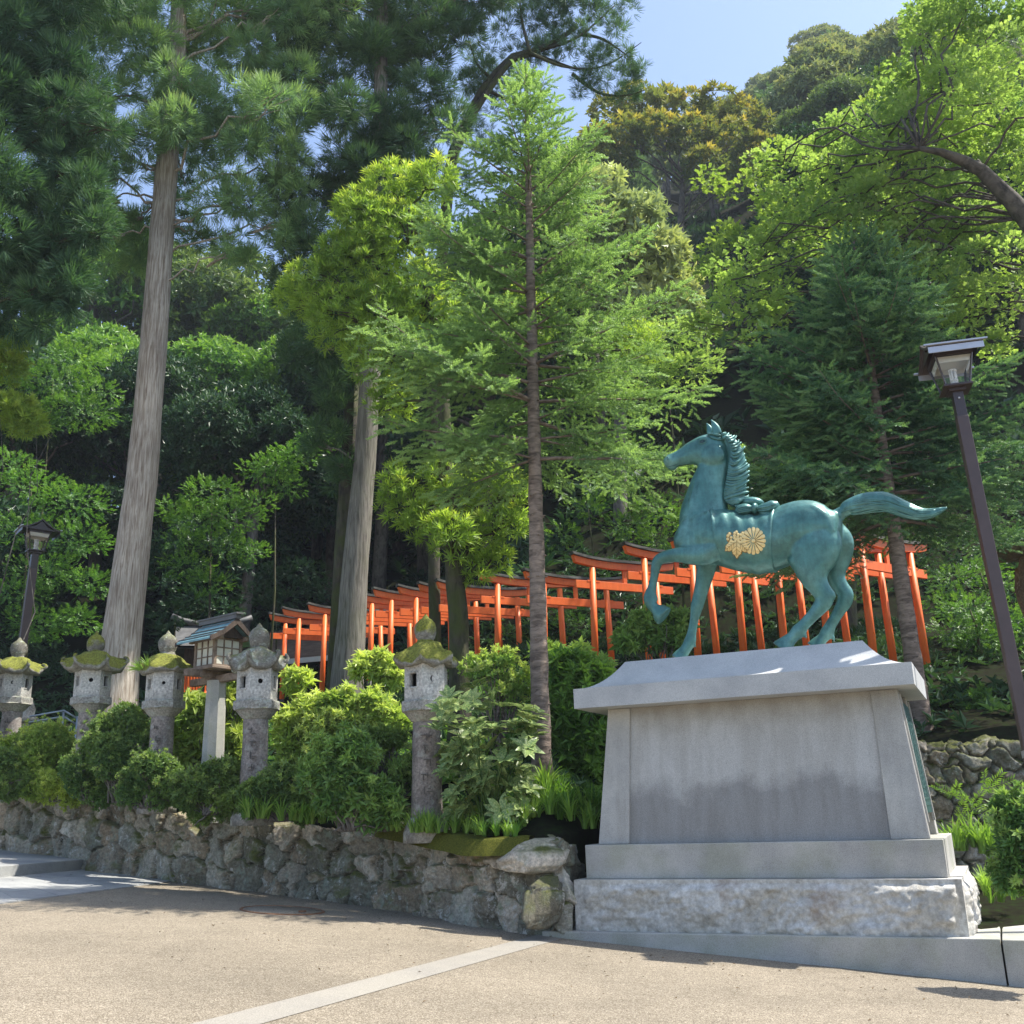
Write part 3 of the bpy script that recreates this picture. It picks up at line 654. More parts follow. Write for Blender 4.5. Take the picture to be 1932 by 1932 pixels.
# legs
NR, FR = -.17, .17
legs = [
 [(560, 800, 60, 50, NR), (500, 830, 64, 50, NR), (440, 842, 55, 44, NR-.02), (370, 838, 46, 37, NR-.04), (310, 842, 38, 32, NR-.04), (262, 853, 33, 28, NR-.04), (233, 872, 31, 28, NR-.04), (222, 910, 27, 24, NR-.04), (214, 960, 23, 20, NR-.04), (204, 1010, 25, 19, NR-.04), (194, 1050, 34, 22, NR-.04), (192, 1082, 36, 25, NR-.04), (204, 1112, 30, 24, NR-.04), (222, 1130, 30, 26, NR-.04), (240, 1144, 46, 37, NR-.04), (258, 1160, 54, 43, NR-.04), (270, 1170, 58, 46, NR-.04)],
 [(500, 800, 60, 48, FR), (500, 860, 62, 48, FR), (492, 920, 54, 42, FR), (480, 980, 46, 36, FR), (466, 1035, 40, 31, FR), (453, 1085, 37, 29, FR), (443, 1120, 36, 28, FR), (434, 1165, 28, 22, FR), (425, 1215, 25, 19, FR), (416, 1262, 27, 20, FR), (408, 1300, 34, 24, FR), (394, 1330, 31, 24, FR), (376, 1358, 31, 27, FR), (362, 1378, 40, 34, FR), (350, 1402, 48, 42, FR)],
 [(1050, 700, 110, 70, NR+.07), (1072, 780, 146, 76, NR+.05), (1072, 860, 126, 66, NR+.03), (1070, 920, 95, 54, NR+.01), (1082, 975, 68, 42, NR), (1108, 1020, 52, 34, NR), (1130, 1055, 50, 30, NR), (1128, 1090, 46, 27, NR), (1100, 1130, 38, 23, NR), (1062, 1172, 32, 20, NR), (1022, 1215, 31, 20, NR), (992, 1250, 38, 24, NR), (962, 1280, 31, 24, NR), (938, 1303, 37, 32, NR), (918, 1328, 50, 42, NR), (903, 1348, 58, 48, NR)],
 [(1150, 720, 90, 60, FR-.06), (1186, 780, 100, 66, FR-.04), (1196, 850, 80, 54, FR), (1190, 915, 60, 44, FR), (1198, 970, 46, 36, FR), (1222, 1015, 42, 30, FR), (1245, 1050, 42, 28, FR), (1240, 1090, 40, 26, FR), (1215, 1135, 33, 22, FR), (1188, 1180, 29, 20, FR), (1163, 1222, 30, 20, FR), (1146, 1258, 36, 24, FR), (1122, 1288, 29, 24, FR), (1102, 1310, 36, 31, FR), (1084, 1340, 50, 42, FR)],
]
for lg in legs: loft(hb, dens(lg, 4), 18)
ell(hb, 1172, 1052, 20, 30, 20, NR, -.3); ell(hb, 1272, 1055, 18, 26, 18, FR, -.3)     # hock points
for (cx, cy, o_) in ((1030, 1278, NR), (1182, 1292, FR), (432, 1325, FR), (226, 1072, NR-.04)):           # fetlock tufts
    loft(hb, [(cx-18, cy-26, 14, 14, o_), (cx-4, cy-8, 12, 11, o_), (cx+8, cy+14, 4, 4, o_)], 10)
ell(hb, 985, 880, 60, 40, 40, -.15, .9)                                   # stifle
loft(hb, [(1190, 640, 42, 34, 0), (1225, 610, 34, 28, 0), (1260, 590, 32, 26, 0)], 14)
raw = hb.build('tmp_horse', None)
zc = CAPZ-.012
md = raw.modifiers.new('r', 'REMESH'); md.mode = 'VOXEL'; md.voxel_size = .0125; md.use_smooth_shade = True
ms = raw.modifiers.new('s', 'SMOOTH'); ms.factor = .5; ms.iterations = 8
dg = bpy.context.evaluated_depsgraph_get(); me = bpy.data.meshes.new_from_object(raw.evaluated_get(dg)); bpy.data.objects.remove(raw)
vv = np.empty(len(me.vertices)*3); me.vertices.foreach_get('co', vv); vv = vv.reshape(-1, 3); vv[:, 2] = np.maximum(vv[:, 2], zc); me.vertices.foreach_set('co', vv.ravel()); me.update()
bvh = BVHTree.FromPolygons([tuple(x) for x in vv], [tuple(p.vertices) for p in me.polygons])
def surf(cx, cy, lift=0.):
    d = ray(1159.2+cx*.35, 753.5+cy*.35); d = d/np.linalg.norm(d); h = bvh.ray_cast(Vector(CAM), Vector(d))
    if h[0] is None: return Hc(cx, cy, -.1), -PN
    n = np.array(h[1]); n = n if n@d < 0 else -n
    return np.array(h[0])+n*lift, n
s_ = NT('blue_green_bronze')
_c = s_.ramp(s_.noise(2.6, 6, .6), [(.3, (.045, .14, .125)), (.5, (.07, .195, .18)), (.7, (.13, .285, .26))])
_c = s_.mix(.75, _c, s_.ramp(s_.noise(9, 7, .75), [(.35, (.68, .7, .7)), (.6, (1.25, 1.25, 1.22))]), 'MULTIPLY')
_c = s_.mix(.4, _c, s_.ramp(s_.noise(1., 5, .6, s_.scaled((16, 16, 1.4))), [(.38, (.7, .7, .7)), (.62, (1.15, 1.15, 1.15))]), 'MULTIPLY')
M_BRZ = s_.finish(_c, .38, s_.noise(9, 5, .6), .22, .03, .3, .6)
M_BRZD = plain('dark_bronze', (.03, .075, .085), .45, .3, 12, metal=.25)
ho = pp(1.9, HT, CAPZ); horse = thing('horse_statue', 'blue green bronze statue of a prancing horse facing left with one foreleg raised', 'statue', ho)
def hbuild(mb, name, mat, par=None, sub=False):
    o = mb.build(name, mat, par or horse)
    for v in o.data.vertices: v.co -= Vector(ho)
    return o
me.transform(Matrix.Translation(-Vector(ho))); me.materials.clear(); me.materials.append(M_BRZ)
for p in me.polygons: p.use_smooth = True
bo = bpy.data.objects.new('body', me); C.objects.link(bo); bo.parent = horse
# strands
def strand(mb, pts, w0, w1, lift=.01, n=10, off=0., on=True, thick=1.):
    q = np.array(dens([(a, b, 0, 0, 0) for a, b in pts], 5)); m = len(q); P = []
    for i in range(m):
        if on: P.append(surf(q[i][0], q[i][1], lift)[0])
        else: P.append(Hc(q[i][0], q[i][1], off))
    f = np.linspace(0, 1, m); r = (w0*(1-f)+w1*f)*np.sin(np.clip(f*PI*.9+.28, 0, PI))**.6*MPP
    mb.tube(P, np.maximum(r, .002), n)
# mane
mane = MB()
inner = [(578, 190), (600, 205), (616, 245), (624, 290), (618, 340), (610, 390), (602, 440), (592, 490), (590, 530), (615, 560), (650, 572)]
outer = [(600, 188), (640, 205), (668, 235), (690, 262), (694, 300), (708, 340), (718, 385), (716, 425), (708, 462), (710, 500), (704, 535), (695, 568)]
body_m = [(575, 195, 14, 20, 0), (610, 215, 30, 26, 0), (640, 262, 42, 30, 0), (656, 320, 50, 34, 0), (662, 385, 54, 38, 0), (655, 450, 58, 42, 0), (648, 510, 58, 46, 0), (655, 552, 42, 44, 0), (665, 575, 18, 30, 0)]
loft(mane, dens(body_m, 5), 20)
ii = np.array(dens([(a, b, 0, 0, 0) for a, b in inner], 4))[:, :2]; oo = np.array(dens([(a, b, 0, 0, 0) for a, b in outer], 4))[:, :2]
NS = 38
for k in range(NS):
    f = k/(NS-1); a = ii[int(f*(len(ii)-1))]; b = oo[int(min(f*1.0, 1)*(len(oo)-1))]
    sag = 26*math.sin(PI*min(1, .15+f))*rng.uniform(.7, 1.4); jit = rng.uniform(-7, 7); rw = rng.uniform(4, 9.5); b = b+A(rng.uniform(-12, 10), rng.uniform(-5, 5))
    mid1 = a+(b-a)*.3+A(0, sag*.8+jit); mid2 = a+(b-a)*.7+A(0, sag*.75+jit)
    for side, o1 in ((-1, -.085), (1, .085)):
        pts = [tuple(a), tuple(mid1), tuple(mid2), tuple(b+A(8, -2+rng.uniform(-3, 3)))]
        q = np.array(dens([(p_[0], p_[1], 0, 0, 0) for p_ in pts], 5)); m = len(q)
        offs = o1*np.concatenate([np.linspace(.85, 1.15, m//2), np.linspace(1.15, .25, m-m//2)])
        P = [Hc(q[i][0], q[i][1], offs[i]) for i in range(m)]
        fr = np.linspace(0, 1, m); r = (rw*(np.sin(np.clip(fr*PI*.86+.3, 0, PI))**.5)+2)*MPP
        mane.tube(P, r, 8)
hbuild(mane, 'mane', M_BRZ)
fl = MB()
for k in range(7):
    f = k/6; strand(fl, [(502+f*4, 180+f*8), (520+f*3, 198+f*9), (552, 207+f*9), (585+f*8, 214+f*8), (606, 222+f*3)], 6, 4, .012)
for k in range(4): strand(fl, [(575-k*12, 196), (560-k*14, 190), (535-k*10, 186), (512-k*4, 184)], 6, 4, .01)
hbuild(fl, 'forelock', M_BRZ)
for (bx, by, tx, ty, of_, w_) in ((556, 192, 521, 110, -.06, 26), (516, 186, 497, 128, .05, 19)):
    e_ = MB(); B_ = Hc(bx, by, of_); T_ = Hc(tx, ty, of_*1.1); up_ = T_-B_; m = 12; V = []
    fw_ = unit(np.cross(up_, PN)); n_ = 16
    for i in range(m):
        f = i/(m-1); r = w_*MPP*(math.sin(PI*min(.96, .42+f*.58))**.85); c = B_+up_*f+fw_*(-.012*math.sin(f*PI))
        for j in range(n_):
            a = 2*PI*j/n_; V.append(c+fw_*math.cos(a)*r+PN*math.sin(a)*r*.55)
    Q = [(i*n_+j, i*n_+(j+1) % n_, (i+1)*n_+(j+1) % n_, (i+1)*n_+j) for i in range(m-1) for j in range(n_)]
    k = len(V); V += [B_, T_]; Q += [(k, (j+1) % n_, j, k) for j in range(n_)]+[(k+1, (m-1)*n_+j, (m-1)*n_+(j+1) % n_, k+1) for j in range(n_)]
    e_.add(V, Q, 0, True); ear = hbuild(e_, 'ear', M_BRZ)
# eye
def eyeat(mirror=False):
    c, n = surf(474, 228, -.008); 
    if mirror: off = (c-HP)@PN; c = c-2*off*PN; n = n-2*(n@PN)*PN
    ax = unit(PU-(PU@n)*n); ay = np.cross(n, ax); R_ = np.stack([ax, ay, n], 1)
    e_ = MB(); e_.lathe([(.001, .022), (.015, .019), (.028, .008), (.034, -.006)], (0, 0, 0), 20); V = e_.v[0]*A(1.25, .8, 1); e_.v[0] = V@R_.T+c
    eo = hbuild(e_, 'eye', M_BRZD)
    l_ = MB(); tt_ = np.linspace(0, 2*PI, 30); P = [c+R_@A(math.cos(t)*.046, math.sin(t)*.028, .012) for t in tt_]; l_.tube(P, .008, 8, cap=False)
    P = [c+R_@A(math.cos(t)*.06, math.sin(t)*.046, .008) for t in np.linspace(.15*PI, .9*PI, 16)]; l_.tube(P, np.sin(np.linspace(.3, PI-.3, 16))*.008, 8)
    ob = hbuild(l_, 'eyelid', M_BRZ, eo)
eyeat(); eyeat(True)
nb = MB(); c, n = surf(287, 320, -.004); ax = unit(PU-(PU@n)*n); ay = np.cross(n, ax); R_ = np.stack([ax, ay, n], 1)
nb.lathe([(.001, .003), (.012, .0035), (.015, -.004)], n=16); nb.v[0] = (nb.v[0]*A(.8, 1.35, 1))@R_.T+c; hbuild(nb, 'nostril', M_BRZD)
nb = MB(); nb.tube([c+R_@A(math.cos(t)*.016, math.sin(t)*.026, .001) for t in np.linspace(-.5*PI, 1.1*PI, 20)], .005, 8); hbuild(nb, 'nostril_rim', M_BRZ)
mo = MB(); P = [surf(a, b, .0005)[0] for a, b in ((281, 366), (296, 362), (315, 358), (333, 352), (345, 346))]; mo.tube(P, [.002, .004, .004, .003, .002], 6); hbuild(mo, 'mouth_line', M_BRZD)
# tail
tl_st = [(1205, 614, 24, 24, 0), (1232, 606, 32, 28, 0), (1262, 585, 42, 34, 0), (1300, 573, 50, 38, 0), (1345, 560, 54, 40, 0), (1395, 553, 54, 42, 0), (1440, 553, 54, 42, 0), (1480, 560, 50, 40, 0), (1525, 578, 46, 36, 0), (1570, 596, 42, 32, 0), (1620, 612, 36, 27, 0), (1670, 618, 30, 22, 0), (1720, 610, 23, 16, 0), (1760, 597, 15, 10, 0), (1793, 584, 5, 4, 0)]
tl_ = MB(); loft(tl_, dens(tl_st, 5), 24)
tc = np.array(dens(tl_st, 5)); m = len(tc)
for k in range(22):
    side = -1 if k < 15 else 1; f0 = (k % 15)/14*1.7-.85; i0 = rng.integers(2, 14); i1 = m-1-rng.integers(0, 16)
    idx = np.arange(i0, i1, 2); P = []; ph0 = rng.uniform(0, 6)
    for ix in idx:
        g = tc[ix]; v = f0+.16*math.sin(ph0+ix*.13); v = np.clip(v, -.98, .98); tg = tc[min(ix+1, m-1)][:2]-tc[max(ix-1, 0)][:2]; tg = tg/np.linalg.norm(tg); nr = A(-tg[1], tg[0])
        q = g[:2]+nr*v*g[2]; off = side*g[3]*MPP*math.sqrt(max(1-v*v, 0))*1.0
        P.append(Hc(q[0], q[1], off))
    f = np.linspace(0, 1, len(P)); tl_.tube(P, (.003+.009*np.sin(PI*f)**.6), 6)
hbuild(tl_, 'tail', M_BRZ)
# girth cloth: a slightly raised band with folds
cl = MB(); xs_ = np.linspace(560, 878, 60); td = np.array(dens(trunk, 6)); nphi = 72; V = []
for i, x in enumerate(xs_):
    f = i/59; row = []
    for j in range(nphi):
        a = 2*PI*j/nphi
        # the band is narrower on the back and flares towards the belly
        sx = x+(0 if 0 else (-1 if f < .5 else 1)*abs(f-.5)*40*(-math.cos(a))*-1)
        k = np.interp(sx, td[:, 0], np.arange(len(td))); g = [np.interp(k, np.arange(len(td)), td[:, q]) for q in range(5)]
        edge = min(f, 1-f); hgt = (.012+.010*(edge < .06)) if 0 < edge else -.02
        fold = .007*math.sin(f*30+2.5*math.sin(a*1.3))*max(0, math.cos(a))**.5 if math.cos(a) > 0 else .004*math.sin(f*22)
        r1 = g[2]*MPP+hgt+fold; r2 = g[3]*MPP+hgt+fold+.004
        ca = math.copysign(abs(math.cos(a))**.92, math.cos(a)); sa = math.copysign(abs(math.sin(a))**.92, math.sin(a))
        p_ = Hc(sx, g[1], 0)+A(0, 0, 1)*ca*r1+PN*sa*r2
        V.append(p_)
n1 = 60; Q = [(i*nphi+j, i*nphi+(j+1) % nphi, (i+1)*nphi+(j+1) % nphi, (i+1)*nphi+j) for i in range(n1-1) for j in range(nphi)]
cl.add(V, Q, 0, True); co_ = hbuild(cl, 'girth_cloth', M_BRZ)
# bow on the back
bw = MB()
def blob(mb, cx, cy, rx, ry, rl, off, rot):
    ell(mb, cx, cy, rx, ry, rl, off, rot)
blob(bw, 700, 598, 50, 36, 44, -.10, -.15); blob(bw, 745, 556, 62, 30, 46, .0, .05); blob(bw, 758, 590, 20, 32, 40, -.13, 0); blob(bw, 730, 600, 60, 30, 60, 0., 0)
for dy in (-14, -5, 4, 13): strand(bw, [(664, 602+dy), (700, 592+dy), (748, 590+dy*.7)], 5, 4, 0, on=False, off=-.20)
st = [(765, 592, 16, 20, -.12), (795, 592, 27, 30, -.13), (830, 586, 34, 34, -.13), (862, 572, 32, 30, -.12), (884, 558, 12, 14, -.11)]
loft(bw, dens(st, 4), 14)
st = [(768, 600, 10, 12, -.06), (800, 612, 18, 20, -.14), (830, 620, 19, 20, -.15), (852, 624, 10, 12, -.15)]
loft(bw, dens(st, 4), 12)
for q in ([(768, 588), (800, 582), (835, 575), (874, 562)], [(772, 598), (805, 600), (840, 592), (868, 580)]): strand(bw, q, 6, 4, 0, on=False, off=-.20)
hbuild(bw, 'bow', M_BRZ)
# hooves rims
for (cx, cy, r1, r2, o_) in ((362, 1370, 35, 30, FR), (930, 1316, 39, 32, NR), (1097, 1322, 37, 31, FR)):
    q = MB(); c = Hc(cx, cy, o_); tt_ = np.linspace(0, 2*PI, 28); ax = unit(Hc(cx+10, cy-4, o_)-c)
    q.tube([c+ax*math.cos(t)*r1*MPP+PN*math.sin(t)*r2*MPP for t in tt_], .006, 6, cap=False); hbuild(q, 'coronet', M_BRZ)
# gilded crests
M_GOLD = plain('gilt', (.86, .66, .30), .42, .15, 25, metal=.25, bs=.2); M_GOLDD = plain('gilt_groove', (.3, .17, .04), .6, .2, 25, metal=.3)
def relief(mb, polys, lift, thick, mat_t=0.):
    for poly in polys:
        pts = [surf(a, b, lift) for a, b in poly]; cx_ = np.mean([p_[0] for p_ in poly]); cy_ = np.mean([p_[1] for p_ in poly])
        top = [p_[0] for p_ in pts]; bot = [p_[0]-p_[1]*(lift+.004) for p_ in pts]; n = len(top); ct = surf(cx_, cy_, lift+thick)[0]
        V = top+bot+[ct]; Q = [(j, (j+1) % n, 2*n, j) for j in range(n)]+[(n+j, n+(j+1) % n, (j+1) % n, j) for j in range(n)]
        mb.add(V, Q, mat_t, False)
ccx, ccy, cr = 752, 764, 66
g1 = MB(); g2 = MB(); pts = []
relief(g2, [[(ccx+(cr-5)*math.cos(a), ccy+(cr-5)*math.sin(a)*1.05) for a in np.linspace(0, 2*PI, 40, endpoint=False)]], .022, .0)
for k in range(16):
    a0 = 2*PI*k/16; hw = PI/16*.86; P = []
    for f, w_ in ((.2, .45), (.55, .8), (.84, 1.), (.95, .8), (1.0, .42)): P.append((f, -hw*w_))
    P += [(f, -w_) for f, w_ in P[::-1]]
    relief(g1, [[(ccx+cr*f*math.cos(a0+w_), ccy+cr*f*math.sin(a0+w_)*1.05) for f, w_ in P]], .030, .006)
relief(g1, [[(ccx+11*math.cos(a), ccy+11*math.sin(a)) for a in np.linspace(0, 2*PI, 14, endpoint=False)]], .034, .008)
gq = hbuild(g1, 'chrysanthemum_crest', M_GOLD); hbuild(g2, 'crest_backing', M_GOLDD, gq)
g1 = MB(); g2 = MB()
def leafp(cx, cy, ang, L_, W_, lob=3):
    out = []; N_ = 26
    for i in range(N_):
        t = 2*PI*i/N_; x = math.cos(t)*L_/2; y = math.sin(t)*W_/2*(1-.25*math.cos(t)); rr = 1+.09*math.cos(t*lob*2); x *= rr; y *= rr
        out.append((cx+x*math.cos(ang)-y*math.sin(ang), cy+x*math.sin(ang)+y*math.cos(ang)))
    return out
lv = [(664, 800, PI/2, 104, 62), (630, 790, PI*.78, 74, 48), (702, 796, PI*.25, 74, 48)]
for l_ in lv:
    relief(g2, [leafp(*l_)], .022, .0); relief(g1, [leafp(l_[0], l_[1], l_[2], l_[3]*.9, l_[4]*.86)], .028, .008)
    for k in range(-3, 4):
        if k == 0: continue
for (fx, fy, n_) in ((624, 745, 5), (660, 738, 7), (694, 742, 5)):
    for j in range(n_):
        px_ = fx+(-9 if j % 2 else 9)*(j != n_-1)+rng.uniform(-1, 1); py_ = fy+18-j*44/n_
        relief(g1, [[(px_+8*math.cos(a), py_+8*math.sin(a)) for a in np.linspace(0, 2*PI, 9, endpoint=False)]], .027, .008)
    relief(g2, [[(fx+19*math.cos(a), fy+28*math.sin(a)) for a in np.linspace(0, 2*PI, 20, endpoint=False)]], .020, .0)
gq = hbuild(g1, 'paulownia_crest', M_GOLD); hbuild(g2, 'crest_backing', M_GOLDD, gq)
vn = MB()
for (cx, cy, an, L_, W_) in lv:
    d_ = A(math.cos(an), math.sin(an)); nn = A(-d_[1], d_[0])
    vn.tube([surf(*(A(cx, cy)+d_*t), .0375)[0] for t in np.linspace(-L_*.38, L_*.4, 8)], .0022, 5)
    for t in np.linspace(-L_*.3, L_*.25, 4):
        for sg in (-1, 1): vn.tube([surf(*(A(cx, cy)+d_*(t+u_*L_*.16)+nn*sg*u_*W_*.34), .037-.006*u_)[0] for u_ in (0, .5, 1)], .0018, 5)
hbuild(vn, 'crest_veins', M_GOLDD, gq)
# ---------------------------------------------------------------- stone lanterns
M_LST = stone_old('lantern_stone', (.33, .32, .29), .55, .7, thr=.55); M_LBOX = stone_old('firebox_stone', (.46, .45, .42), .15, .3, thr=.8)
M_LCOL = stone_old('column_stone', (.25, .22, .2), .1, .35, thr=.9); M_LROOF = stone_old('mossy_roof_stone', (.24, .23, .2), 1., .5, (.15, .16, .02), -.1)
M_LROOF2 = stone_old('lichen_roof_stone', (.22, .21, .18), .35, .9, thr=.3)
M_DARK = plain('hollow_dark', (.012, .011, .01), .9, .2)
def lerp(a, b, t): return a+(b-a)*t
def lantern(label, px, py, Y, k=1., roofw=.42, curl=.10, hole='round', roofmat=None, yaw=0., rz=0., colz=None, mossy=1., seed=0):
    tip = at(px, py, Y); gzv = ground_at(tip[0], Y)-.15
    t = thing('stone_lantern', label, 'stone lantern', (tip[0], Y, gzv), yaw, 'stone lanterns standing in the garden bed')
    H = tip[2]-gzv; rr = np.random.default_rng(seed)
    zf = H-.40*k; zr = zf-.31*k; zbx = zr-.43*k; zc = zbx-.26*k
    def put(mb, name, mat, bev=0, par=None):
        o = mb.build(name, mat, par or t); 
        if bev: bevel(o, bev)
        return o
    def wob(V, amp, f=4.):
        V = np.array(V); n = vnoise(V[:, 0]*f+seed*3+20, V[:, 1]*f+V[:, 2]*f*.8+20, seed, 4)-.5; n2 = vnoise(V[:, 2]*f+seed*3+40, V[:, 0]*f+20, seed+1, 4)-.5
        c = A(0, 0, 1)*n2[:, None]*amp; r = V.copy(); r[:, 2] = 0; return V+c+r/np.maximum(np.linalg.norm(r, axis=1), .05)[:, None]*(n[:, None]*amp*1.6)
    def fine(mb, amp, f=4.): mb.v = [wob(v, amp, f) for v in mb.v]
    # foot + column
    mb = MB(); mb.lathe([(.30*k, 0), (.30*k, .12*k), (.27*k, .2*k), (.22*k, .30*k)], n=24); fine(mb, .02); put(mb, 'foot', M_LST)
    mb = MB(); zz = np.linspace(.29*k, zc+.01, 26); mb.lathe([(lerp(.2, .175, (z/zc))*k*(1+.05*math.exp(-((z-.3)/.2)**2)), z) for z in zz], n=32); fine(mb, .012, 6); col = put(mb, 'column', M_LCOL)
    # shallow carved characters down the front of the column
    mb = MB(); 
    for i in range(5):
        z = zc-.18-.17*i
        if z < .5: break
        for s_ in range(4):
            a = -PI/2+rr.uniform(-.25, .25)+(-.35); rad = .192*k; w_ = rr.uniform(.03, .08)
            if s_ % 2: mb.box((math.cos(a)*rad, math.sin(a)*rad, z+rr.uniform(-.05, .05)), (w_, .012, .010), rotz(a+PI/2))
            else: mb.box((math.cos(a)*rad, math.sin(a)*rad, z+rr.uniform(-.03, .03)), (.010, .012, w_*1.2), rotz(a+PI/2))
    fine(mb, .004); put(mb, 'carved_characters', plain('carved_shadow', (.10, .09, .08), .95, .2), par=col)
    # platform
    mb = MB(); hexf = lambda r, z, ph: r*(1+.07*np.cos(6*ph)*0)*(np.cos(PI/6)/np.cos((ph % (PI/3))-PI/6))**(1. if z > zc+.13*k else .35)
    mb.lathe([(.16*k, zc-.01), (.19*k, zc), (.24*k, zc+.05*k), (.29*k, zc+.11*k), (.325*k, zc+.13*k), (.335*k, zc+.15*k), (.335*k, zc+.24*k), (.32*k, zc+.26*k), (.2*k, zc+.262*k)], n=48, fn=hexf, smooth=False); fine(mb, .010); put(mb, 'platform', M_LST)
    # firebox : six walls with real openings
    bx = thing_part = None
    mb = MB(); R_ = .295*k; ri = .2*k; z0, z1 = zbx+.0, zr+.02
    fb_d = MB()
    for i in range(6):
        a0 = PI/3*i; a1 = a0+PI/3; p0 = A(math.cos(a0), math.sin(a0), 0)*R_; p1 = A(math.cos(a1), math.sin(a1), 0)*R_; nrm = unit((p0+p1)/2)
        L_ = np.linalg.norm(p1-p0); ex = unit(p1-p0); c = (p0+p1)/2; hz = (z1-z0)
        kind = {4: 'main', 3: 'win', 5: 'win'}.get(i, 'flat') if True else 'flat'
        # outline of the hole in face coordinates
        if kind == 'win': hole_ = [(-.055*k, .38*hz), (.055*k, .38*hz), (.055*k, .75*hz), (-.055*k, .75*hz)]; hole_ = [lerp(np.array(hole_[q//6]), np.array(hole_[(q//6+1) % 4]), (q % 6)/6) for q in range(24)]
        elif kind == 'main':
            rad = {'round': .036, 'small': .028, 'moon': .042}[hole]*k; hole_ = []
            for q in range(24):
                th = 2*PI*q/24; x, y = rad*math.cos(th), rad*math.sin(th)
                if hole == 'moon' and x > -.2*rad: x = -math.sqrt(max(rad**2-y**2, 0))*.35-.0*rad
                hole_.append(np.array((x-.0, .58*hz+y)))
        else: hole_ = None
        F_ = lambda x, y, d=0.: c+ex*x+A(0, 0, 1)*(z0+y)-nrm*d
        out = []
        for q in range(24):
            s4 = [(-L_/2, 0), (L_/2, 0), (L_/2, hz), (-L_/2, hz)]; out.append(lerp(np.array(s4[q//6]), np.array(s4[(q//6+1) % 4]), (q % 6)/6))
        if hole_ is None: mb.add([F_(*s) for s in [(-L_/2, 0), (L_/2, 0), (L_/2, hz), (-L_/2, hz)]], [(0, 1, 2, 3)])
        else:
            if kind == 'main': # match angular order
                ang = [math.atan2(q_[1]-.58*hz, q_[0]) for q_ in out]; st_ = int(round((ang[0] % (2*PI))/(2*PI)*24)); hole_ = [hole_[(st_+q) % 24] for q in range(24)]
            V = [F_(*q_) for q_ in out]+[F_(*q_) for q_ in hole_]+[F_(q_[0], q_[1], .05*k) for q_ in hole_]
            Q = [(j, (j+1) % 24, 24+(j+1) % 24, 24+j) for j in range(24)]+[(24+j, 24+(j+1) % 24, 48+(j+1) % 24, 48+j) for j in range(24)]
            mb.add(V, Q)
            if kind == 'win':
                for (x0, x1, y0, y1) in ((-.075, -.06, .34, .8), (.06, .075, .34, .8)): mb.box(F_((x0+x1)/2*k, (y0+y1)/2*hz, -.003), ((x1-x0)*k, .012, (y1-y0)*hz), rotz(math.atan2(ex[1], ex[0])))
                for y0 in (.34, .785): mb.box(F_(0, y0*hz, -.003), (.15*k, .011, .015), rotz(math.atan2(ex[1], ex[0])))
    mb.add([A(math.cos(PI/3*i), math.sin(PI/3*i), 0)*R_+A(0, 0, z1-.001) for i in range(6)]+[A(0, 0, z1)], [(i, (i+1) % 6, 6, i) for i in range(6)])
    fo = put(mb, 'firebox', M_LBOX)
    mb = MB(); mb.lathe([(ri*.8, z0+.01), (ri*.8, z1-.02)], n=12); put(mb, 'dark_core', M_DARK, par=fo)  # near-black solid core stands for the shade inside the firebox
    # roof with curled corners
    N_ = 72; prof = [(0.30, -.01), (.6, -.01), (.88, .0), (1.0, .025), (1.01, .075), (.92, .125), (.80, .175), (.69, .225), (.57, .27), (.45, .305), (.32, .33)]
    mb = MB(); V = []
    for (f, z) in prof:
        for j in range(N_):
            ph = 2*PI*j/N_; x = (ph % (PI/3))-PI/6; hexr = math.cos(PI/6)/math.cos(x); corner = (abs(x)/(PI/6))**5
            r = roofw*k*f*(hexr if f > .5 else 1)*(1+.10*corner*(f > .85)); V.append((math.cos(ph)*r, math.sin(ph)*r, zr+z*k+corner*curl*k*max(0, f-.55)/.45-(0.02*k*(1-corner) if f > .9 else 0)))
    m = len(prof); Q = [(i*N_+j, i*N_+(j+1) % N_, (i+1)*N_+(j+1) % N_, (i+1)*N_+j) for i in range(m-1) for j in range(N_)]
    V += [(0, 0, zr), (0, 0, zr+.285*k)]; Q += [(len(V)-2, (j+1) % N_, j, len(V)-2) for j in range(N_)]+[(len(V)-1, (m-1)*N_+j, (m-1)*N_+(j+1) % N_, len(V)-1) for j in range(N_)]
    mb.add(V, Q, 0, True)
    for i in range(6):                                                  # scrolls
        ph = PI/3*i; dirn = A(math.cos(ph), math.sin(ph), 0); c = dirn*roofw*k*1.06+A(0, 0, zr+(.06+curl)*k)
        P = [c+dirn*(-.03*k+.04*k*math.sin(t))*1+A(0, 0, .045*k*(1-math.cos(t))-.03*k) for t in np.linspace(-.4, 3.4, 9)]
        if curl > .06: mb.tube(P, np.linspace(.036, .02, 9)*k, 8)
    fine(mb, .07, 7); put(mb, 'roof', roofmat or M_LROOF)
    # jewel finial
    mb = MB(); j0 = zf-.14*k+.0
    mb.lathe([(.12*k, zr+.30*k), (.15*k, zf-.05*k), (.155*k, zf-.01*k), (.115*k, zf+.02*k), (.11*k, zf+.045*k), (.135*k, zf+.08*k), (.148*k, zf+.14*k), (.146*k, zf+.21*k), (.125*k, zf+.27*k), (.085*k, zf+.315*k), (.045*k, zf+.345*k), (.028*k, zf+.375*k), (.004, zf+.41*k)], n=32); fine(mb, .035, 9)
    put(mb, 'finial', M_LROOF if mossy > .7 else M_LROOF2)
    return t
lantern('nearest stone lantern beside the spotted laurel, with a crescent opening and mossy roof', 803, 1158, 13.3, 1., .40, .05, 'moon', M_LROOF, math.radians(26), mossy=1, seed=1)
lantern('lichen covered stone lantern with upturned scroll corners, right of the wooden lamp', 490, 1176, 15., 1.0, .40, .13, 'round', M_LROOF2, math.radians(24), mossy=.3, seed=2)
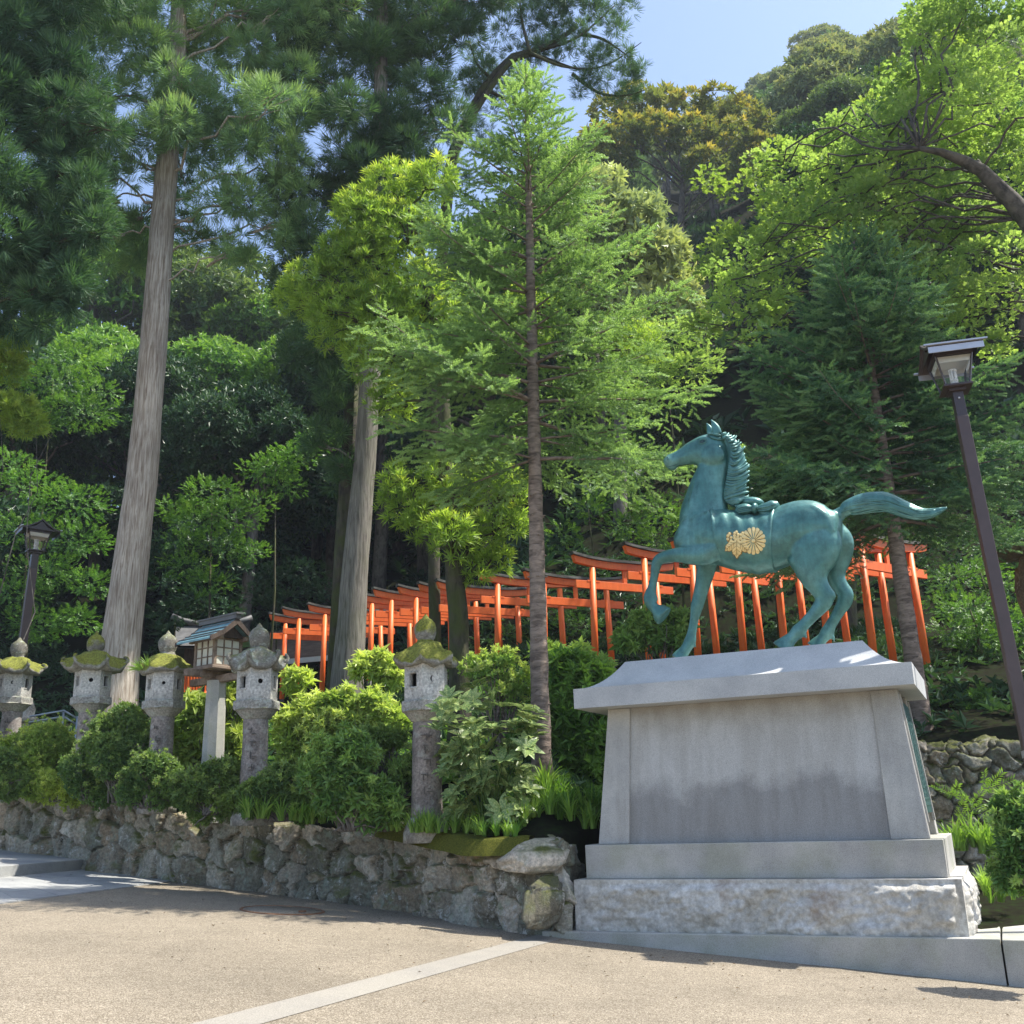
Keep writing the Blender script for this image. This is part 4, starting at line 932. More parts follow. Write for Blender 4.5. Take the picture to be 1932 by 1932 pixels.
lantern('stone lantern with a tufted fern on its mossy roof, left of the wooden lamp', 318, 1190, 16.3, .98, .40, .04, 'small', M_LROOF, math.radians(14), mossy=.3, seed=3)
lantern('stone lantern with the widest bright yellow green mossy roof, in front of the pale trunk', 183, 1190, 17.9, 1.02, .48, .12, 'round', M_LROOF, math.radians(16), mossy=1, seed=4)
lantern('farthest stone lantern at the left edge in front of the brown lamp post', 38, 1203, 19.8, 1.02, .46, .09, 'moon', M_LROOF, math.radians(18), mossy=.3, seed=5)

# ---------------------------------------------------------------- wooden lamp on a granite post
M_WOOD = bark('aged_wood', (.12, .085, .06), (.27, .21, .16), 10, 10, .3); M_WOODD = bark('dark_wood', (.035, .025, .02), (.09, .065, .05), 12, 3, .3)
M_COP = plain('verdigris_copper', (.16, .30, .33), .5, .3, 7, metal=.2); M_PAPER = plain('shoji_paper', (.55, .54, .45), .8, .12, 5); M_BLK = plain('roof_ridge_grey', (.10, .10, .10), .6, .3)
wb = at(402, 1425, 16.); wt = at(415, 1165, 16.); 
wz = ground_at(wb[0], 16.)-.2; WL = thing('wooden_lamp', 'wooden lamp with paper panes and blue green copper roof on a granite post', 'garden lamp', (wb[0], 16., wz), math.radians(-38))
ht = wt[2]-wz
mb = MB(); zt_ = ht-1.0; a8 = [(math.cos(PI/8+PI/4*i), math.sin(PI/8+PI/4*i)) for i in range(8)]
V = [(x*.185, y*.185, 0) for x, y in a8]+[(x*.15, y*.15, zt_) for x, y in a8]+[(0, 0, 0), (0, 0, zt_)]
mb.add(V, [(j, (j+1) % 8, 8+(j+1) % 8, 8+j) for j in range(8)]+[(17, 8+j, 8+(j+1) % 8, 17) for j in range(8)]); mb.build('post', M_GRAN2, WL)
for i, (L_, z, w_) in enumerate(((1.25, zt_+.02, .12), (1.15, zt_+.09, .10))):
    mb = MB(); mb.box((0, 0, z-.0), (L_, w_, .11), rotz(i*PI/2)); bevel(mb.build('crossbeam', M_WOOD, WL), .01)
mb = MB(); mb.box((0, 0, zt_+.17), (.66, .66, .05)); bevel(mb.build('sill_board', M_WOOD, WL), .008)
bx0 = zt_+.195; bh = .44; hw = .235
for sx in (-1, 1):
    for sy in (-1, 1):
        mb = MB(); mb.box((sx*hw, sy*hw, bx0+bh/2), (.05, .05, bh)); mb.build('corner_post', M_WOOD, WL)
for i in range(4):
    R_ = rotz(i*PI/2); mb = MB(); mb.box(R_@A(0, -hw, bx0+bh/2), (hw*2-.04, .006, bh-.02), R_); pn = mb.build('paper_pane', M_PAPER, WL)
    mb = MB()
    for x in (-.075, .075): mb.box(R_@A(x, -hw-.012, bx0+bh/2), (.016, .016, bh-.03), R_)
    for z in (.15, .29): mb.box(R_@A(0, -hw-.010, bx0+z), (hw*2-.05, .014, .016), R_)
    for z in (.015, bh-.01): mb.box(R_@A(0, -hw-.006, bx0+z), (hw*2-.05, .03, .035), R_)
    mb.build('lattice', M_WOOD, pn)
mb = MB(); rz_ = bx0+bh; RL = .45; ew = .47; V = []
for x in (-RL, RL):
    for y, z in ((-ew, rz_-.07), (-ew*.5, rz_+.06), (0, rz_+.25), (ew*.5, rz_+.06), (ew, rz_-.07)): V.append((x, y, z))
for x in (-RL, RL):
    for y, z in ((-ew, rz_-.04), (-ew*.5, rz_+.095), (0, rz_+.29), (ew*.5, rz_+.095), (ew, rz_-.04)): V.append((x, y, z))
Q = []
for j in range(4): Q += [(j, j+1, 5+j+1, 5+j), (10+j, 15+j, 15+j+1, 10+j+1), (j, 10+j, 10+j+1, j+1), (5+j, 5+j+1, 15+j+1, 15+j)]
Q += [(0, 5, 15, 10), (4, 14, 19, 9)]; mb.add(V, Q); rf = mb.build('roof', M_COP, WL)
for j in range(4):
    for sg in (-1, 1):
        f = (j+.5)/4.2; y = -ew*(1-f)*sg; z = np.interp(abs(y), [0, ew*.5, ew], [rz_+.29, rz_+.095, rz_-.04]); mb = MB(); mb.box((0, y, z+.008), (RL*2+.01, .018, .018)); mb.build('batten', M_BLK, rf)
mb = MB(); mb.box((0, 0, rz_+.32), (RL*2+.06, .1, .07)); mb.box((0, 0, rz_+.365), (RL*2+.12, .13, .025)); mb.build('ridge', M_BLK, rf)
for sx in (-1, 1):
    mb = MB(); mb.add([(sx*(RL-.12), -hw-.03, rz_-.0), (sx*(RL-.12), hw+.03, rz_-.0), (sx*(RL-.12), 0, rz_+.2)], [(0, 1, 2, 0)]); mb.build('gable_board', M_WOODD, WL)
    for sg in (-1, 1):
        mb = MB(); p = [(sx*(RL+.012), 0, rz_+.30), (sx*(RL+.012), sg*ew*.5, rz_+.10), (sx*(RL+.012), sg*(ew+.01), rz_-.035), (sx*(RL+.012), sg*(ew+.01), rz_-.105), (sx*(RL+.012), sg*ew*.5, rz_+.02), (sx*(RL+.012), 0, rz_+.20)]
        mb.prism(p, (-.03*sx, 0, 0)); mb.build('barge_board', M_WOODD, WL)
for y in (-hw, hw): mb = MB(); mb.box((0, y, rz_-.005), (RL*1.8, .06, .07)); mb.build('eave_beam', M_WOOD, WL)

# ---------------------------------------------------------------- street lamps
M_BROWN = plain('brown_paint', (.075, .05, .045), .45, .12, 5); M_BROWN2 = plain('brown_gloss', (.05, .036, .034), .3, .1); M_TRIM = plain('pale_metal_trim', (.5, .5, .52), .35, .05, metal=.5)
M_WHT = plain('white_enamel', (.78, .76, .68), .5, .05); M_BULB = plain('white_tube', (.8, .8, .78), .3, .03)
s_ = NT('lamp_glass'); g_ = s_.n('ShaderNodeBsdfGlossy', i_Roughness=.05); tr = s_.n('ShaderNodeBsdfTransparent'); fr = s_.n('ShaderNodeFresnel', i_IOR=1.45); mx = s_.n('ShaderNodeMixShader', i_0=fr.outputs[0], i_1=tr.outputs[0], i_2=g_.outputs[0])
s_.t.links.new(mx.outputs[0], s_.out.inputs[0]); M_GLASS = s_.m
def street_lamp(label, top, base, yaw, pw=.13, k=1., band=None):
    top = np.array(top); base = np.array(base); ax = unit(top-base); L_ = np.linalg.norm(top-base)
    t = thing('street_lamp', label, 'street lamp', base); t.rotation_mode = 'QUATERNION'
    t.rotation_quaternion = Vector(ax).to_track_quat('Z', 'Y'); t.rotation_quaternion = t.rotation_quaternion @ __import__('mathutils').Quaternion((0, 0, 1), yaw)
    mb = MB(); mb.box((0, 0, (L_-.35*k)/2), (pw, pw, L_-.35*k)); bevel(mb.build('pole', M_BROWN, t), .006)
    mb = MB(); mb.box((0, 0, L_-.18*k), (pw*.92, pw*.92, .36*k)); bevel(mb.build('pole_neck', M_BROWN2, t), .005)
    for sg in (-1, 1): mb = MB(); mb.lathe([(.012, 0), (.012, .01), (.004, .014)], n=10); v = mb.v[0][:, [0, 2, 1]]*A(1, sg, 1); mb.v[0] = v+A(0, sg*pw*.46, L_-.1*k); mb.build('bolt', M_TRIM, t)
    if band: mb = MB(); mb.box((0, 0, band), (pw+.01, pw+.01, .07)); mb.build('pole_band', M_TRIM, t)
    z0 = L_; mb = MB(); mb.box((0, 0, z0+.02*k), (pw*1.5, pw*1.5, .04*k)); mb.box((0, 0, z0+.055*k), (.36*k, .36*k, .03*k)); tr_ = bevel(mb.build('tray', M_BROWN2, t), .004)
    b0, b1, zh0, zh1 = .15*k, .225*k, z0+.07*k, z0+.47*k
    for sx in (-1, 1):
        for sy in (-1, 1): mb = MB(); mb.tube([(sx*b0, sy*b0, zh0), (sx*b1, sy*b1, zh1)], .014*k, 4, smooth=False); mb.build('glazing_bar', M_BROWN2, t)
    for i in range(4):
        R_ = rotz(i*PI/2); mb = MB(); mb.add(np.array([(-b0, -b0, zh0), (b0, -b0, zh0), (b1, -b1, zh1), (-b1, -b1, zh1)])@R_.T, [(0, 1, 2, 3)]); mb.build('glass_pane', M_GLASS, t)
        mb = MB(); mb.box(R_@A(0, -b1, zh1+.015), (b1*2+.03, .03, .06*k), R_); mb.build('top_rail', M_BROWN2, t)
    mb = MB(); V = np.array([(-b1*.93, -b1*.93, zh1-.02), (b1*.93, -b1*.93, zh1-.02), (b1*.93, b1*.93, zh1-.02), (-b1*.93, b1*.93, zh1-.02), (-.19*k, -.19*k, zh1-.10*k), (.19*k, -.19*k, zh1-.10*k), (.19*k, .19*k, zh1-.10*k), (-.19*k, .19*k, zh1-.10*k)])
    mb.add(V, [(0, 1, 5, 4), (1, 2, 6, 5), (2, 3, 7, 6), (3, 0, 4, 7), (0, 3, 2, 1)]); mb.build('reflector', M_WHT, t)
    mb = MB(); mb.lathe([(.055*k, zh0), (.055*k, zh0+.07*k), (.04*k, zh0+.08*k), (.045*k, zh0+.10*k)], n=20); sk_ = mb.build('lamp_socket', M_BULB, t)
    mb = MB()
    for i in range(6): a = PI/3*i; mb.tube([(math.cos(a)*.033*k, math.sin(a)*.033*k, zh0+.09*k), (math.cos(a)*.036*k, math.sin(a)*.036*k, zh0+.26*k)], .014*k, 8)
    mb.lathe([(.052*k, zh0+.10*k), (.052*k, zh0+.125*k), (.03, zh0+.13*k)], n=16); mb.lathe([(.055*k, zh0+.25*k), (.055*k, zh0+.265*k), (.01, zh0+.28*k)], n=16); mb.build('tube_bulb', M_BULB, sk_)
    # concave gable roof, ridge along local x
    ew, rl = .40*k, .34*k; n_ = 9; V = []
    for lay in (0, .035*k):
        for x in (-rl, rl):
            for j in range(-n_, n_+1):
                f = abs(j)/n_; V.append((x*(1+.0*f), ew*j/n_, zh1+.03+lay+.22*k*(1-f)**1.6))
    m = 2*n_+1; Q = []
    for j in range(m-1): Q += [(j, j+1, m+j+1, m+j), (2*m+j, 3*m+j, 3*m+j+1, 2*m+j+1), (j, 2*m+j, 2*m+j+1, j+1), (m+j, m+j+1, 3*m+j+1, 3*m+j)]
    Q += [(0, m, 3*m, 2*m), (m-1, 3*m-1, 4*m-1, 2*m-1)]; mb = MB(); mb.add(V, Q); rf = mb.build('roof', M_BROWN2, t)
    for sy in (-1, 1):
        mb = MB(); mb.box((0, sy*ew, zh1+.0), (rl*2, .012, .085*k)); mb.build('fascia', M_TRIM if band else M_BROWN2, rf)
        mb = MB(); mb.box((0, sy*(ew+.012), zh1+.062), (rl*2+.1*k, .035, .018)); mb.build('eave_trim', M_TRIM, rf)
    for sx in (-1, 1): mb = MB(); mb.add([(sx*rl*.9, -ew*.9, zh1+.03), (sx*rl*.9, ew*.9, zh1+.03), (sx*rl*.9, ew*.3, zh1+.11*k), (sx*rl*.9, 0, zh1+.24*k), (sx*rl*.9, -ew*.3, zh1+.11*k)], [(0, 1, 2, 4), (4, 2, 3, 4)]); mb.build('gable_board', M_BROWN2, rf)
    return t
p1_ = at(1805, 742, 11.); p2_ = at(1925, 1330, 10.75); d_ = unit(p1_-p2_); bz = p2_-d_*((p2_[2]-.1)/d_[2])
street_lamp('tall brown street lamp leaning at the right edge, white tube bulb in its head', p1_, bz, math.radians(-14), .125, .88, band=np.linalg.norm(at(1928, 1423, 10.7)-bz))
p1_ = at(66, 1045, 22.); p2_ = at(45, 1200, 22.); d_ = unit(p1_-p2_); gl = ground_at(p2_[0], 22.); bz = p2_-d_*((p2_[2]-gl+.1)/d_[2])
street_lamp('distant brown street lamp with a curved gable roof rising behind the farthest stone lantern', p1_, bz, math.radians(38), .16, .98)

# ---------------------------------------------------------------- torii tunnel
s_ = NT('vermilion_paint'); _c = s_.ramp(s_.noise(3., 5, .6), [(.3, (.88, .135, .018)), (.7, (.97, .205, .035))]); _c = s_.mix(.3, _c, s_.ramp(s_.noise(1., 5, .6, s_.scaled((20, 20, 2.))), [(.35, (.75, .7, .7)), (.6, (1.05, 1.05, 1.05))]), 'MULTIPLY')
M_VERM = s_.finish(_c, .5, s_.noise(30, 3), .06, .004); M_TOP = bark('weathered_black_coping', (.03, .03, .03), (.17, .17, .15), 3, 12, .3); M_FOOT = plain('black_foot', (.02, .02, .02), .6, .2)
def torii(label, px, py, Y, ang=64, sep=1.62, k=1.):
    u = A(math.sin(math.radians(ang)), math.cos(math.radians(ang)), 0); KL = 1.36*k; tip = at(px, py, Y); c = tip+u*KL; topz = tip[2]-.06*k; g = ground_at(c[0], c[1]); g = min(g, topz-2.2*k)
    t = thing('torii_gate', label, 'torii gate', (c[0], c[1], g), math.atan2(u[1], u[0]), 'vermilion torii gates of the tunnel'); H = topz-g
    for sg in (-1, 1):
        mb = MB(); mb.tube([(sg*(sep/2+.05), 0, -.1), (sg*sep/2*k, 0, H-.22*k)], [.075*k, .066*k], 20); pl_ = mb.build('pillar', M_VERM, t)
        mb = MB(); mb.tube([(sg*(sep/2+.05), 0, -.12), (sg*(sep/2+.04), 0, .3)], [.083*k, .081*k], 20); mb.build('black_foot', M_FOOT, pl_)
    zn = H-.60*k; mb = MB(); mb.box((0, 0, zn), (sep+.86*k, .06*k, .17*k)); nk = bevel(mb.build('tie_beam', M_VERM, t), .004)
    for sg in (-1, 1):
        for s2 in (-1, 1): mb = MB(); mb.box((sg*sep/2+s2*.105*k, 0, zn+.082*k), (.09*k, .075*k, .035*k)); mb.build('wedge', M_VERM, nk)
    mb = MB(); mb.box((0, 0, H-.37*k), (.09*k, .05*k, .34*k)); mb.build('centre_strut', M_VERM, t)
    xs_ = np.linspace(-1, 1, 25)
    def beam(hw, zlo, zhi, cv, dp, name, mat, slant=0.):
        V = []
        for x in xs_:
            z = cv*abs(x)**2.6
            for (yy, zz) in ((-dp, zlo), (dp, zlo), (dp, zhi), (-dp, zhi)): V.append((x*(hw+slant*(zz-zlo)), yy, z+zz))
        Q = [(i*4+j, i*4+(j+1) % 4, (i+1)*4+(j+1) % 4, (i+1)*4+j) for i in range(24) for j in range(4)]+[(0, 3, 2, 1), (96, 97, 98, 99)]; m_ = MB(); m_.add(V, Q); return m_.build(name, mat, t)
    beam(1.24*k, H-.225*k, H-.075*k, .10*k, .055*k, 'lintel', M_VERM, .35)
    beam(1.31*k, H-.073*k, H-.015*k, .115*k, .10*k, 'coping', M_TOP, .3)
    return t
TL = [((504, 1157, 29.5), 'leftmost torii gate of the row, lowest in the picture with its left post standing clear'),
      ((529, 1147, 28.8), 'second torii gate from the left end of the row'), ((577, 1139, 28.0), 'third torii gate from the left, just left of the double cedar trunk'),
      ((629, 1124, 27.2), 'torii gate mostly hidden behind the double cedar trunk'), ((664, 1117, 26.4), 'torii gate seen at the right edge of the double cedar trunk'),
      ((700, 1110, 25.7), 'torii gate whose left post stands immediately right of the double cedar trunk'), ((746, 1105, 25.), 'torii gate rising right behind the nearest stone lantern roof'),
      ((785, 1100, 24.3), 'torii gate half hidden by the dark mossy trunk'), ((819, 1095, 23.7), 'torii gate with its left tip touching the dark mossy trunk'),
      ((897, 1077, 22.9), 'torii gate standing between the dark mossy trunk and the slim spruce trunk'), ((983, 1075, 22.2), 'torii gate whose left tip is crossed by the slim spruce trunk'),
      ((1074, 1044, 21.4), 'torii gate standing clear between the slim spruce trunk and the raised hoof'), ((1171, 1026, 20.6), 'torii gate directly behind the raised foreleg of the horse'),
      ((1262, 1018, 20.0), 'torii gate behind the chest and standing foreleg of the horse'), ((1345, 1010, 19.5), 'torii gate under the belly of the horse'),
      ((1420, 1004, 19.0), 'torii gate behind the belly of the horse with posts left of its hind legs'), ((1500, 998, 18.6), 'torii gate with posts between the hind legs of the horse')]
for (p_, lb) in TL: torii(lb, *p_, ang=64 if p_[0] < 1200 else 60)
torii('rightmost torii gate, its leaning right post passing behind the bare spruce trunk', 1580, 992, 18.2, 55, 1.5)

# ---------------------------------------------------------------- small buildings behind
sh = thing('shrine_hall', 'small dark shrine hall with a low roof glimpsed behind the leftmost torii gates', 'shrine building', A(-7.6, 34.5, ground_at(-7.6, 34.)), math.radians(-20))
S0 = np.array(sh.location); zl = at(590, 1262, 34.)[2]-S0[2]
M_EAVE = bark('eave_boards', (.11, .075, .055), (.2, .14, .1), 3, 20, .3)
mb = MB(); mb.box((0, .8, zl/2-1.5), (4.6, 3., zl+2.4)); mb.build('wall', M_WOODD, sh)
mb = MB(); V = [(-3.2, -1.8, zl), (3.2, -1.8, zl), (3.2, .9, zl+1.5), (-3.2, .9, zl+1.5), (3.2, 3.4, zl), (-3.2, 3.4, zl)]; V += [(x, y, z+.12) for x, y, z in V]
mb.add(V, [(0, 3, 2, 1), (3, 5, 4, 2), (6, 7, 8, 9), (9, 8, 10, 11), (0, 1, 7, 6), (5, 11, 10, 4), (0, 6, 9, 3), (3, 9, 11, 5), (1, 2, 8, 7), (2, 4, 10, 8)]); rf = mb.build('roof', M_EAVE, sh)
for i in range(24): mb = MB(); x = -3.1+6.2*i/23; mb.tube([(x, -1.75, zl-.04), (x, .6, zl+1.27)], .035, 4, smooth=False); mb.build('rafter', M_EAVE, rf)
mb = MB(); mb.box((0, -1.86, zl+.03), (6.5, .06, .16)); mb.build('gutter_board', M_WHT, rf)
for x in (-1.9, 0, 1.9): mb = MB(); mb.box((x, -1.2, zl/2-1), (.13, .13, zl+2.2)); mb.build('porch_post', M_WOODD, sh)
# tiny roof behind the wooden lamp
r0_ = at(355, 1172, 30.); r1_ = at(445, 1180, 30.); q = thing('small_shrine', 'small grey roofed shrine with a curved ridge behind the wooden lamp', 'shrine', ((r0_[0]+r1_[0])/2, 30., ground_at(r0_[0], 30.)), math.radians(15))
zq = r0_[2]-q.location[2]; hwq = 1.0
mb = MB(); V = []
for lay in (0, .07):
    for x in (-1, 1):
        for j in range(-6, 7): f = abs(j)/6; V.append((x*hwq, 1.1*j/6, zq-.25-.75*(1-(1-f)**1.5)+lay))
m = 13; Q = []
for j in range(m-1): Q += [(j, j+1, m+j+1, m+j), (2*m+j, 3*m+j, 3*m+j+1, 2*m+j+1), (j, 2*m+j, 2*m+j+1, j+1), (m+j, m+j+1, 3*m+j+1, 3*m+j)]
mb.add(V, Q); mb.build('roof', M_BLK, q)
mb = MB(); mb.tube([(x, 0, zq-.12+.16*abs(x)**2.5) for x in np.linspace(-1.15, 1.15, 9)], .09, 8); mb.build('ridge', M_BLK, q)
mb = MB(); mb.box((0, 0, (zq-1)/2-.3), (1.4, 1.4, zq-.2)); mb.build('wall', M_WOODD, q)
# vermilion balustrade
b0_ = at(340, 1322, 27.); b1_ = at(412, 1305, 29.); q = thing('red_balustrade', 'short vermilion balustrade with close upright bars between two stone lanterns', 'balustrade', b0_)
dv = b1_-b0_; L_ = np.linalg.norm(dv); du = unit(dv)
mb = MB(); mb.tube([A(0, 0, .05), dv+A(0, 0, .05)], .05, 4, smooth=False); mb.build('bottom_rail', M_VERM, q)
mb = MB(); mb.tube([A(0, 0, .72), dv+A(0, 0, .72)], .05, 4, smooth=False); mb.build('top_rail', M_VERM, q)
for i in range(14): mb = MB(); p_ = du*L_*i/13; mb.box(p_+A(0, 0, .38), (.05, .05, .66)); mb.build('bar', M_VERM, q)
# handrail and small stone post by the farthest lantern
M_RAIL = plain('galvanised_steel', (.35, .4, .45), .35, .1, metal=.6)
h0 = at(56, 1352, 21.5); h1 = at(120, 1348, 21.5); h2 = at(146, 1356, 21.5); q = thing('handrail', 'pale blue grey steel handrail between the two farthest stone lanterns', 'handrail', h0)
for dz in (0, -.12): mb = MB(); mb.tube([A(0, 0, dz), h1-h0+A(0, 0, dz+.08), h2-h0+A(0, 0, dz)], .02, 8); mb.build('rail', M_RAIL, q)
for p_ in (h1, h2): mb = MB(); mb.tube([p_-h0+A(0, 0, .05), p_-h0+A(0, 0, -1.)], .025, 8); mb.build('rail_post', M_RAIL, q)
c_ = at(52, 1330, 23.); q = thing('stone_post', 'short pale stone post just right of the farthest stone lantern', 'stone post', c_-A(0, 0, 1.6))
mb = MB(); mb.box((0, 0, .6), (.28, .28, 1.2)); bevel(mb.build('shaft', M_LBOX, q), .02); mb = MB(); mb.lathe([(.24, 1.2), (.26, 1.3), (.16, 1.38), (.18, 1.5), (.12, 1.66), (.02, 1.72)], n=20); mb.build('top', M_LST, q)
# weathered stone ledge at the right edge
c_ = at(1925, 1050, 17.5); q = thing('stone_monument', 'weathered broad topped stone monument in the shade at the right edge', 'stone monument', (c_[0]+.3, 17.5, ground_at(c_[0]+.3, 17.5)))
zz = c_[2]-q.location[2]; mb = MB(); boulder(mb, (0, 0, zz+.12), (1.6, 1.2, .3), 77, None, .4, sq=.35, rough=.08); mb.build('top_slab', M_RUB2, q)
mb = MB(); boulder(mb, (0.12, 0, zz/2-.05), (.95, .8, zz+.3), 78, None, .3, sq=.35, rough=.07); mb.build('pillar', M_RUB2, q)
# ---------------------------------------------------------------- foliage tools
def leafq(b, d, n, L_, W_, fold=.15, droop=.0):
    d = unit(d); n = unit(n-(n@d)*d); s = np.cross(d, n); m = b+d*L_*.45
    return [b, m+s*W_/2+n*fold*W_, b+d*L_-n*droop*L_, m-s*W_/2+n*fold*W_]
def mkT(leaves):
    V = np.concatenate([np.array(l) for l in leaves]); return V, np.arange(len(V)).reshape(-1, 4)
def T_burst(n, L_, W_, spread=1.2, minsp=.2, seed=0, jit=.25, droop=.15):
    r = np.random.default_rng(seed); out = []
    for i in range(n):
        a = 2.4*i+r.uniform(-.3, .3); p = minsp+(spread-minsp)*((i+.5)/n); d = A(math.sin(p)*math.cos(a), math.sin(p)*math.sin(a), math.cos(p))
        nn = A(-math.cos(p)*math.cos(a), -math.cos(p)*math.sin(a), math.sin(p)); k = r.uniform(1-jit, 1+jit); out.append(leafq(A(0, 0, 0)+d*.04*L_, d, nn, L_*k, W_*k, .12, droop))
    return mkT(out)
def T_spray(n, stem, L_, W_, ang=.95, seed=0, droop=.1):
    """flat leafy spray: stem along z, leaves left and right in the xz plane, faces towards y"""
    r = np.random.default_rng(seed); out = []
    for i in range(n):
        f = (i+.6)/n; sg = 1 if i % 2 else -1; a = ang*(1-.45*f)*sg+r.uniform(-.2, .2)
        d = A(math.sin(a), r.uniform(-.25, .25), math.cos(a)); k = r.uniform(.75, 1.2)*(1-.25*f); out.append(leafq(A(0, -.06*stem*f*f, stem*f), d, A(r.uniform(-.4, .4), 1, r.uniform(-.3, .3)), L_*k, W_*k, .1, droop))
    return mkT(out)
def T_brush(n=18, L_=1., nl=.2, nw=.045, seed=0):
    r = np.random.default_rng(seed); out = []
    for i in range(n):
        f = (i+.5)/n; a = 2.4*i; p = .75*(1-.45*f); d = A(math.sin(p)*math.cos(a), math.sin(p)*math.sin(a), math.cos(p)); z = f*L_*.86
        out.append(leafq(A(0, 0, z), d, A(-math.sin(a), math.cos(a), 0)*.6+A(0, 0, .4), nl*r.uniform(.8, 1.15), nw, .0))
    out.append([A(0.012, 0, 0), A(.012, 0, L_*.95), A(-.012, 0, L_*.95), A(-.012, 0, 0)])
    out.append([A(0, .012, 0), A(0, .012, L_*.95), A(0, -.012, L_*.95), A(0, -.012, 0)])
    return mkT(out)
def T_sugi(n=10, L_=1., W_=.075, sp=.75, seed=0):
    r = np.random.default_rng(seed); out = []
    for i in range(n):
        a = 2.4*i+r.uniform(-.3, .3); p = sp*math.sqrt((i+.5)/n); d = A(math.sin(p)*math.cos(a), math.sin(p)*math.sin(a), math.cos(p)); d2 = unit(d*.75+A(0, 0, .55)); k = L_*r.uniform(.65, 1.1)
        s = unit(np.cross(d, A(r.normal(), r.normal(), r.normal()))); b = d*k*.12; m = b+d*k*.45; e = m+d2*k*.5
        out.append([b+s*W_*.25, m+s*W_*.5, m-s*W_*.5, b-s*W_*.25]); out.append([m+s*W_*.5, e+s*.01, e-s*.01, m-s*W_*.5])
    return mkT(out)
def frames(z, up=None, r=rng):
    z = z/np.linalg.norm(z, axis=1)[:, None]
    ref = r.normal(size=z.shape) if up is None else up+r.normal(size=z.shape)*.25
    y = ref-(ref*z).sum(1)[:, None]*z; y /= np.linalg.norm(y, axis=1)[:, None]; x = np.cross(y, z)
    return np.stack([x, y, z], 2)
def scatter(mb, T, pos, z, scale, tint=0., up=None):
    tv, tf = T; N = len(pos)
    if N == 0: return
    R_ = frames(np.array(z, float), up); scale = np.broadcast_to(scale, (N,))
    V = np.einsum('nij,kj->nki', R_, tv)*scale[:, None, None]+np.array(pos)[:, None, :]
    Q = tf[None]+(np.arange(N)*len(tv))[:, None, None]
    tt_ = np.repeat(np.broadcast_to(tint, (N,)), len(tv)); mb.add(V.reshape(-1, 3), Q.reshape(-1, 4), tt_)
def shell(blob, dens, upb=.5, rnd=.5, under=.55, jit=.16, seed=None, fl=1.):
    """points over an uneven ellipsoid shell: returns pos, dir, height factor"""
    c, r = np.array(blob[:3]), np.array(blob[3:6]); ar = 4*PI*((r[0]*r[1])**1.6/3+(r[0]*r[2])**1.6/3+(r[1]*r[2])**1.6/3)**(1/1.6)
    N = max(6, int(ar*dens)); d = rng.normal(size=(N, 3)); d /= np.linalg.norm(d, axis=1)[:, None]
    keep = (d[:, 2] > -.15) | (rng.random(N) < under); d = d[keep]; N = len(d)
    lump = 1+.38*(vnoise(d[:, 0]*2.2+c[0]*3+40, d[:, 1]*2.2+d[:, 2]*2.1+c[1]+40, 3, 3)-.5)
    f = lump*(1-np.abs(rng.normal(size=N))*jit)
    pos = c+d*r*f[:, None]; z = d*A(1, 1, fl)+A(0, 0, 1)*upb+rng.normal(size=(N, 3))*rnd
    return pos, z, np.clip(d[:, 2]*.5+.5+(f-1)*1.2, 0, 1)
def pblob(x, y, r, Y, ry=None, deep=.8):
    c = at(x, y, Y); k = np.linalg.norm(c-CAM)/FP; return (c[0], c[1], c[2], r*k, r*k*deep, (ry or r)*k)
def limb(mb, a, b, r0, r1, sag=.15, n=6, wob_=.08):
    a = np.array(a, float); b = np.array(b, float); t = np.linspace(0, 1, n); L_ = np.linalg.norm(b-a); P = a+np.outer(t, b-a)
    P[:, 2] += np.sin(t*PI)*sag*L_; P[1:-1] += rng.normal(size=(n-2, 3))*wob_*L_*.4; mb.tube(P, np.linspace(r0, r1, n), 6)
M_BKC = bark('cedar_bark', (.22, .165, .12), (.58, .525, .45), 30, 1.8, .7); M_BKC2 = bark('grey_cedar_bark', (.09, .08, .065), (.27, .25, .215), 24, 1.8, .7, .25)
M_BKD = bark('dark_mossy_bark', (.02, .017, .012), (.09, .075, .055), 10, 3, .9, .8)
M_BKS = bark('spruce_bark', (.10, .075, .06), (.30, .235, .19), 5, 18, .7); M_BKG = bark('grey_bark', (.06, .055, .05), (.2, .18, .16), 8, 4, .6)
L_SUGI = leaf_mat('cedar_foliage', (.11, .20, .11), (.19, .31, .155), (.36, .42, .2), .4, .6, .5); L_SUGID = leaf_mat('dark_cedar_foliage', (.04, .09, .045), (.08, .15, .07), (.19, .28, .11), .3, .6, .5)
L_SPR = leaf_mat('spruce_needles', (.085, .155, .07), (.145, .235, .10), (.30, .44, .17), .38, .5, .9)
L_SPR2 = leaf_mat('dark_spruce_needles', (.045, .11, .065), (.08, .165, .09), (.18, .30, .13), .28, .5, .9)
L_POD = leaf_mat('yellow_green_leaves', (.17, .25, .05), (.27, .37, .075), (.5, .56, .12), .5, .45, .8)
L_MAP2 = leaf_mat('far_maple_leaves', (.13, .21, .06), (.22, .31, .085), (.40, .48, .14), .5, .5, .4)
L_MAP = leaf_mat('maple_leaves', (.19, .27, .10), (.28, .36, .135), (.45, .52, .2), .55, .5, .5)
L_PALE = leaf_mat('pale_chinquapin_leaves', (.22, .28, .15), (.36, .43, .26), (.5, .55, .36), .25, .35, .6)
L_GOLD = leaf_mat('golden_new_leaves', (.10, .14, .05), (.17, .20, .06), (.50, .40, .08), .3, .5, .15)
L_EV = leaf_mat('evergreen_leaves', (.045, .085, .035), (.09, .15, .055), (.28, .35, .12), .3, .42, .3)
L_EVD = leaf_mat('dark_evergreen_leaves', (.015, .045, .022), (.035, .08, .035), (.07, .13, .06), .2, .42, .3)
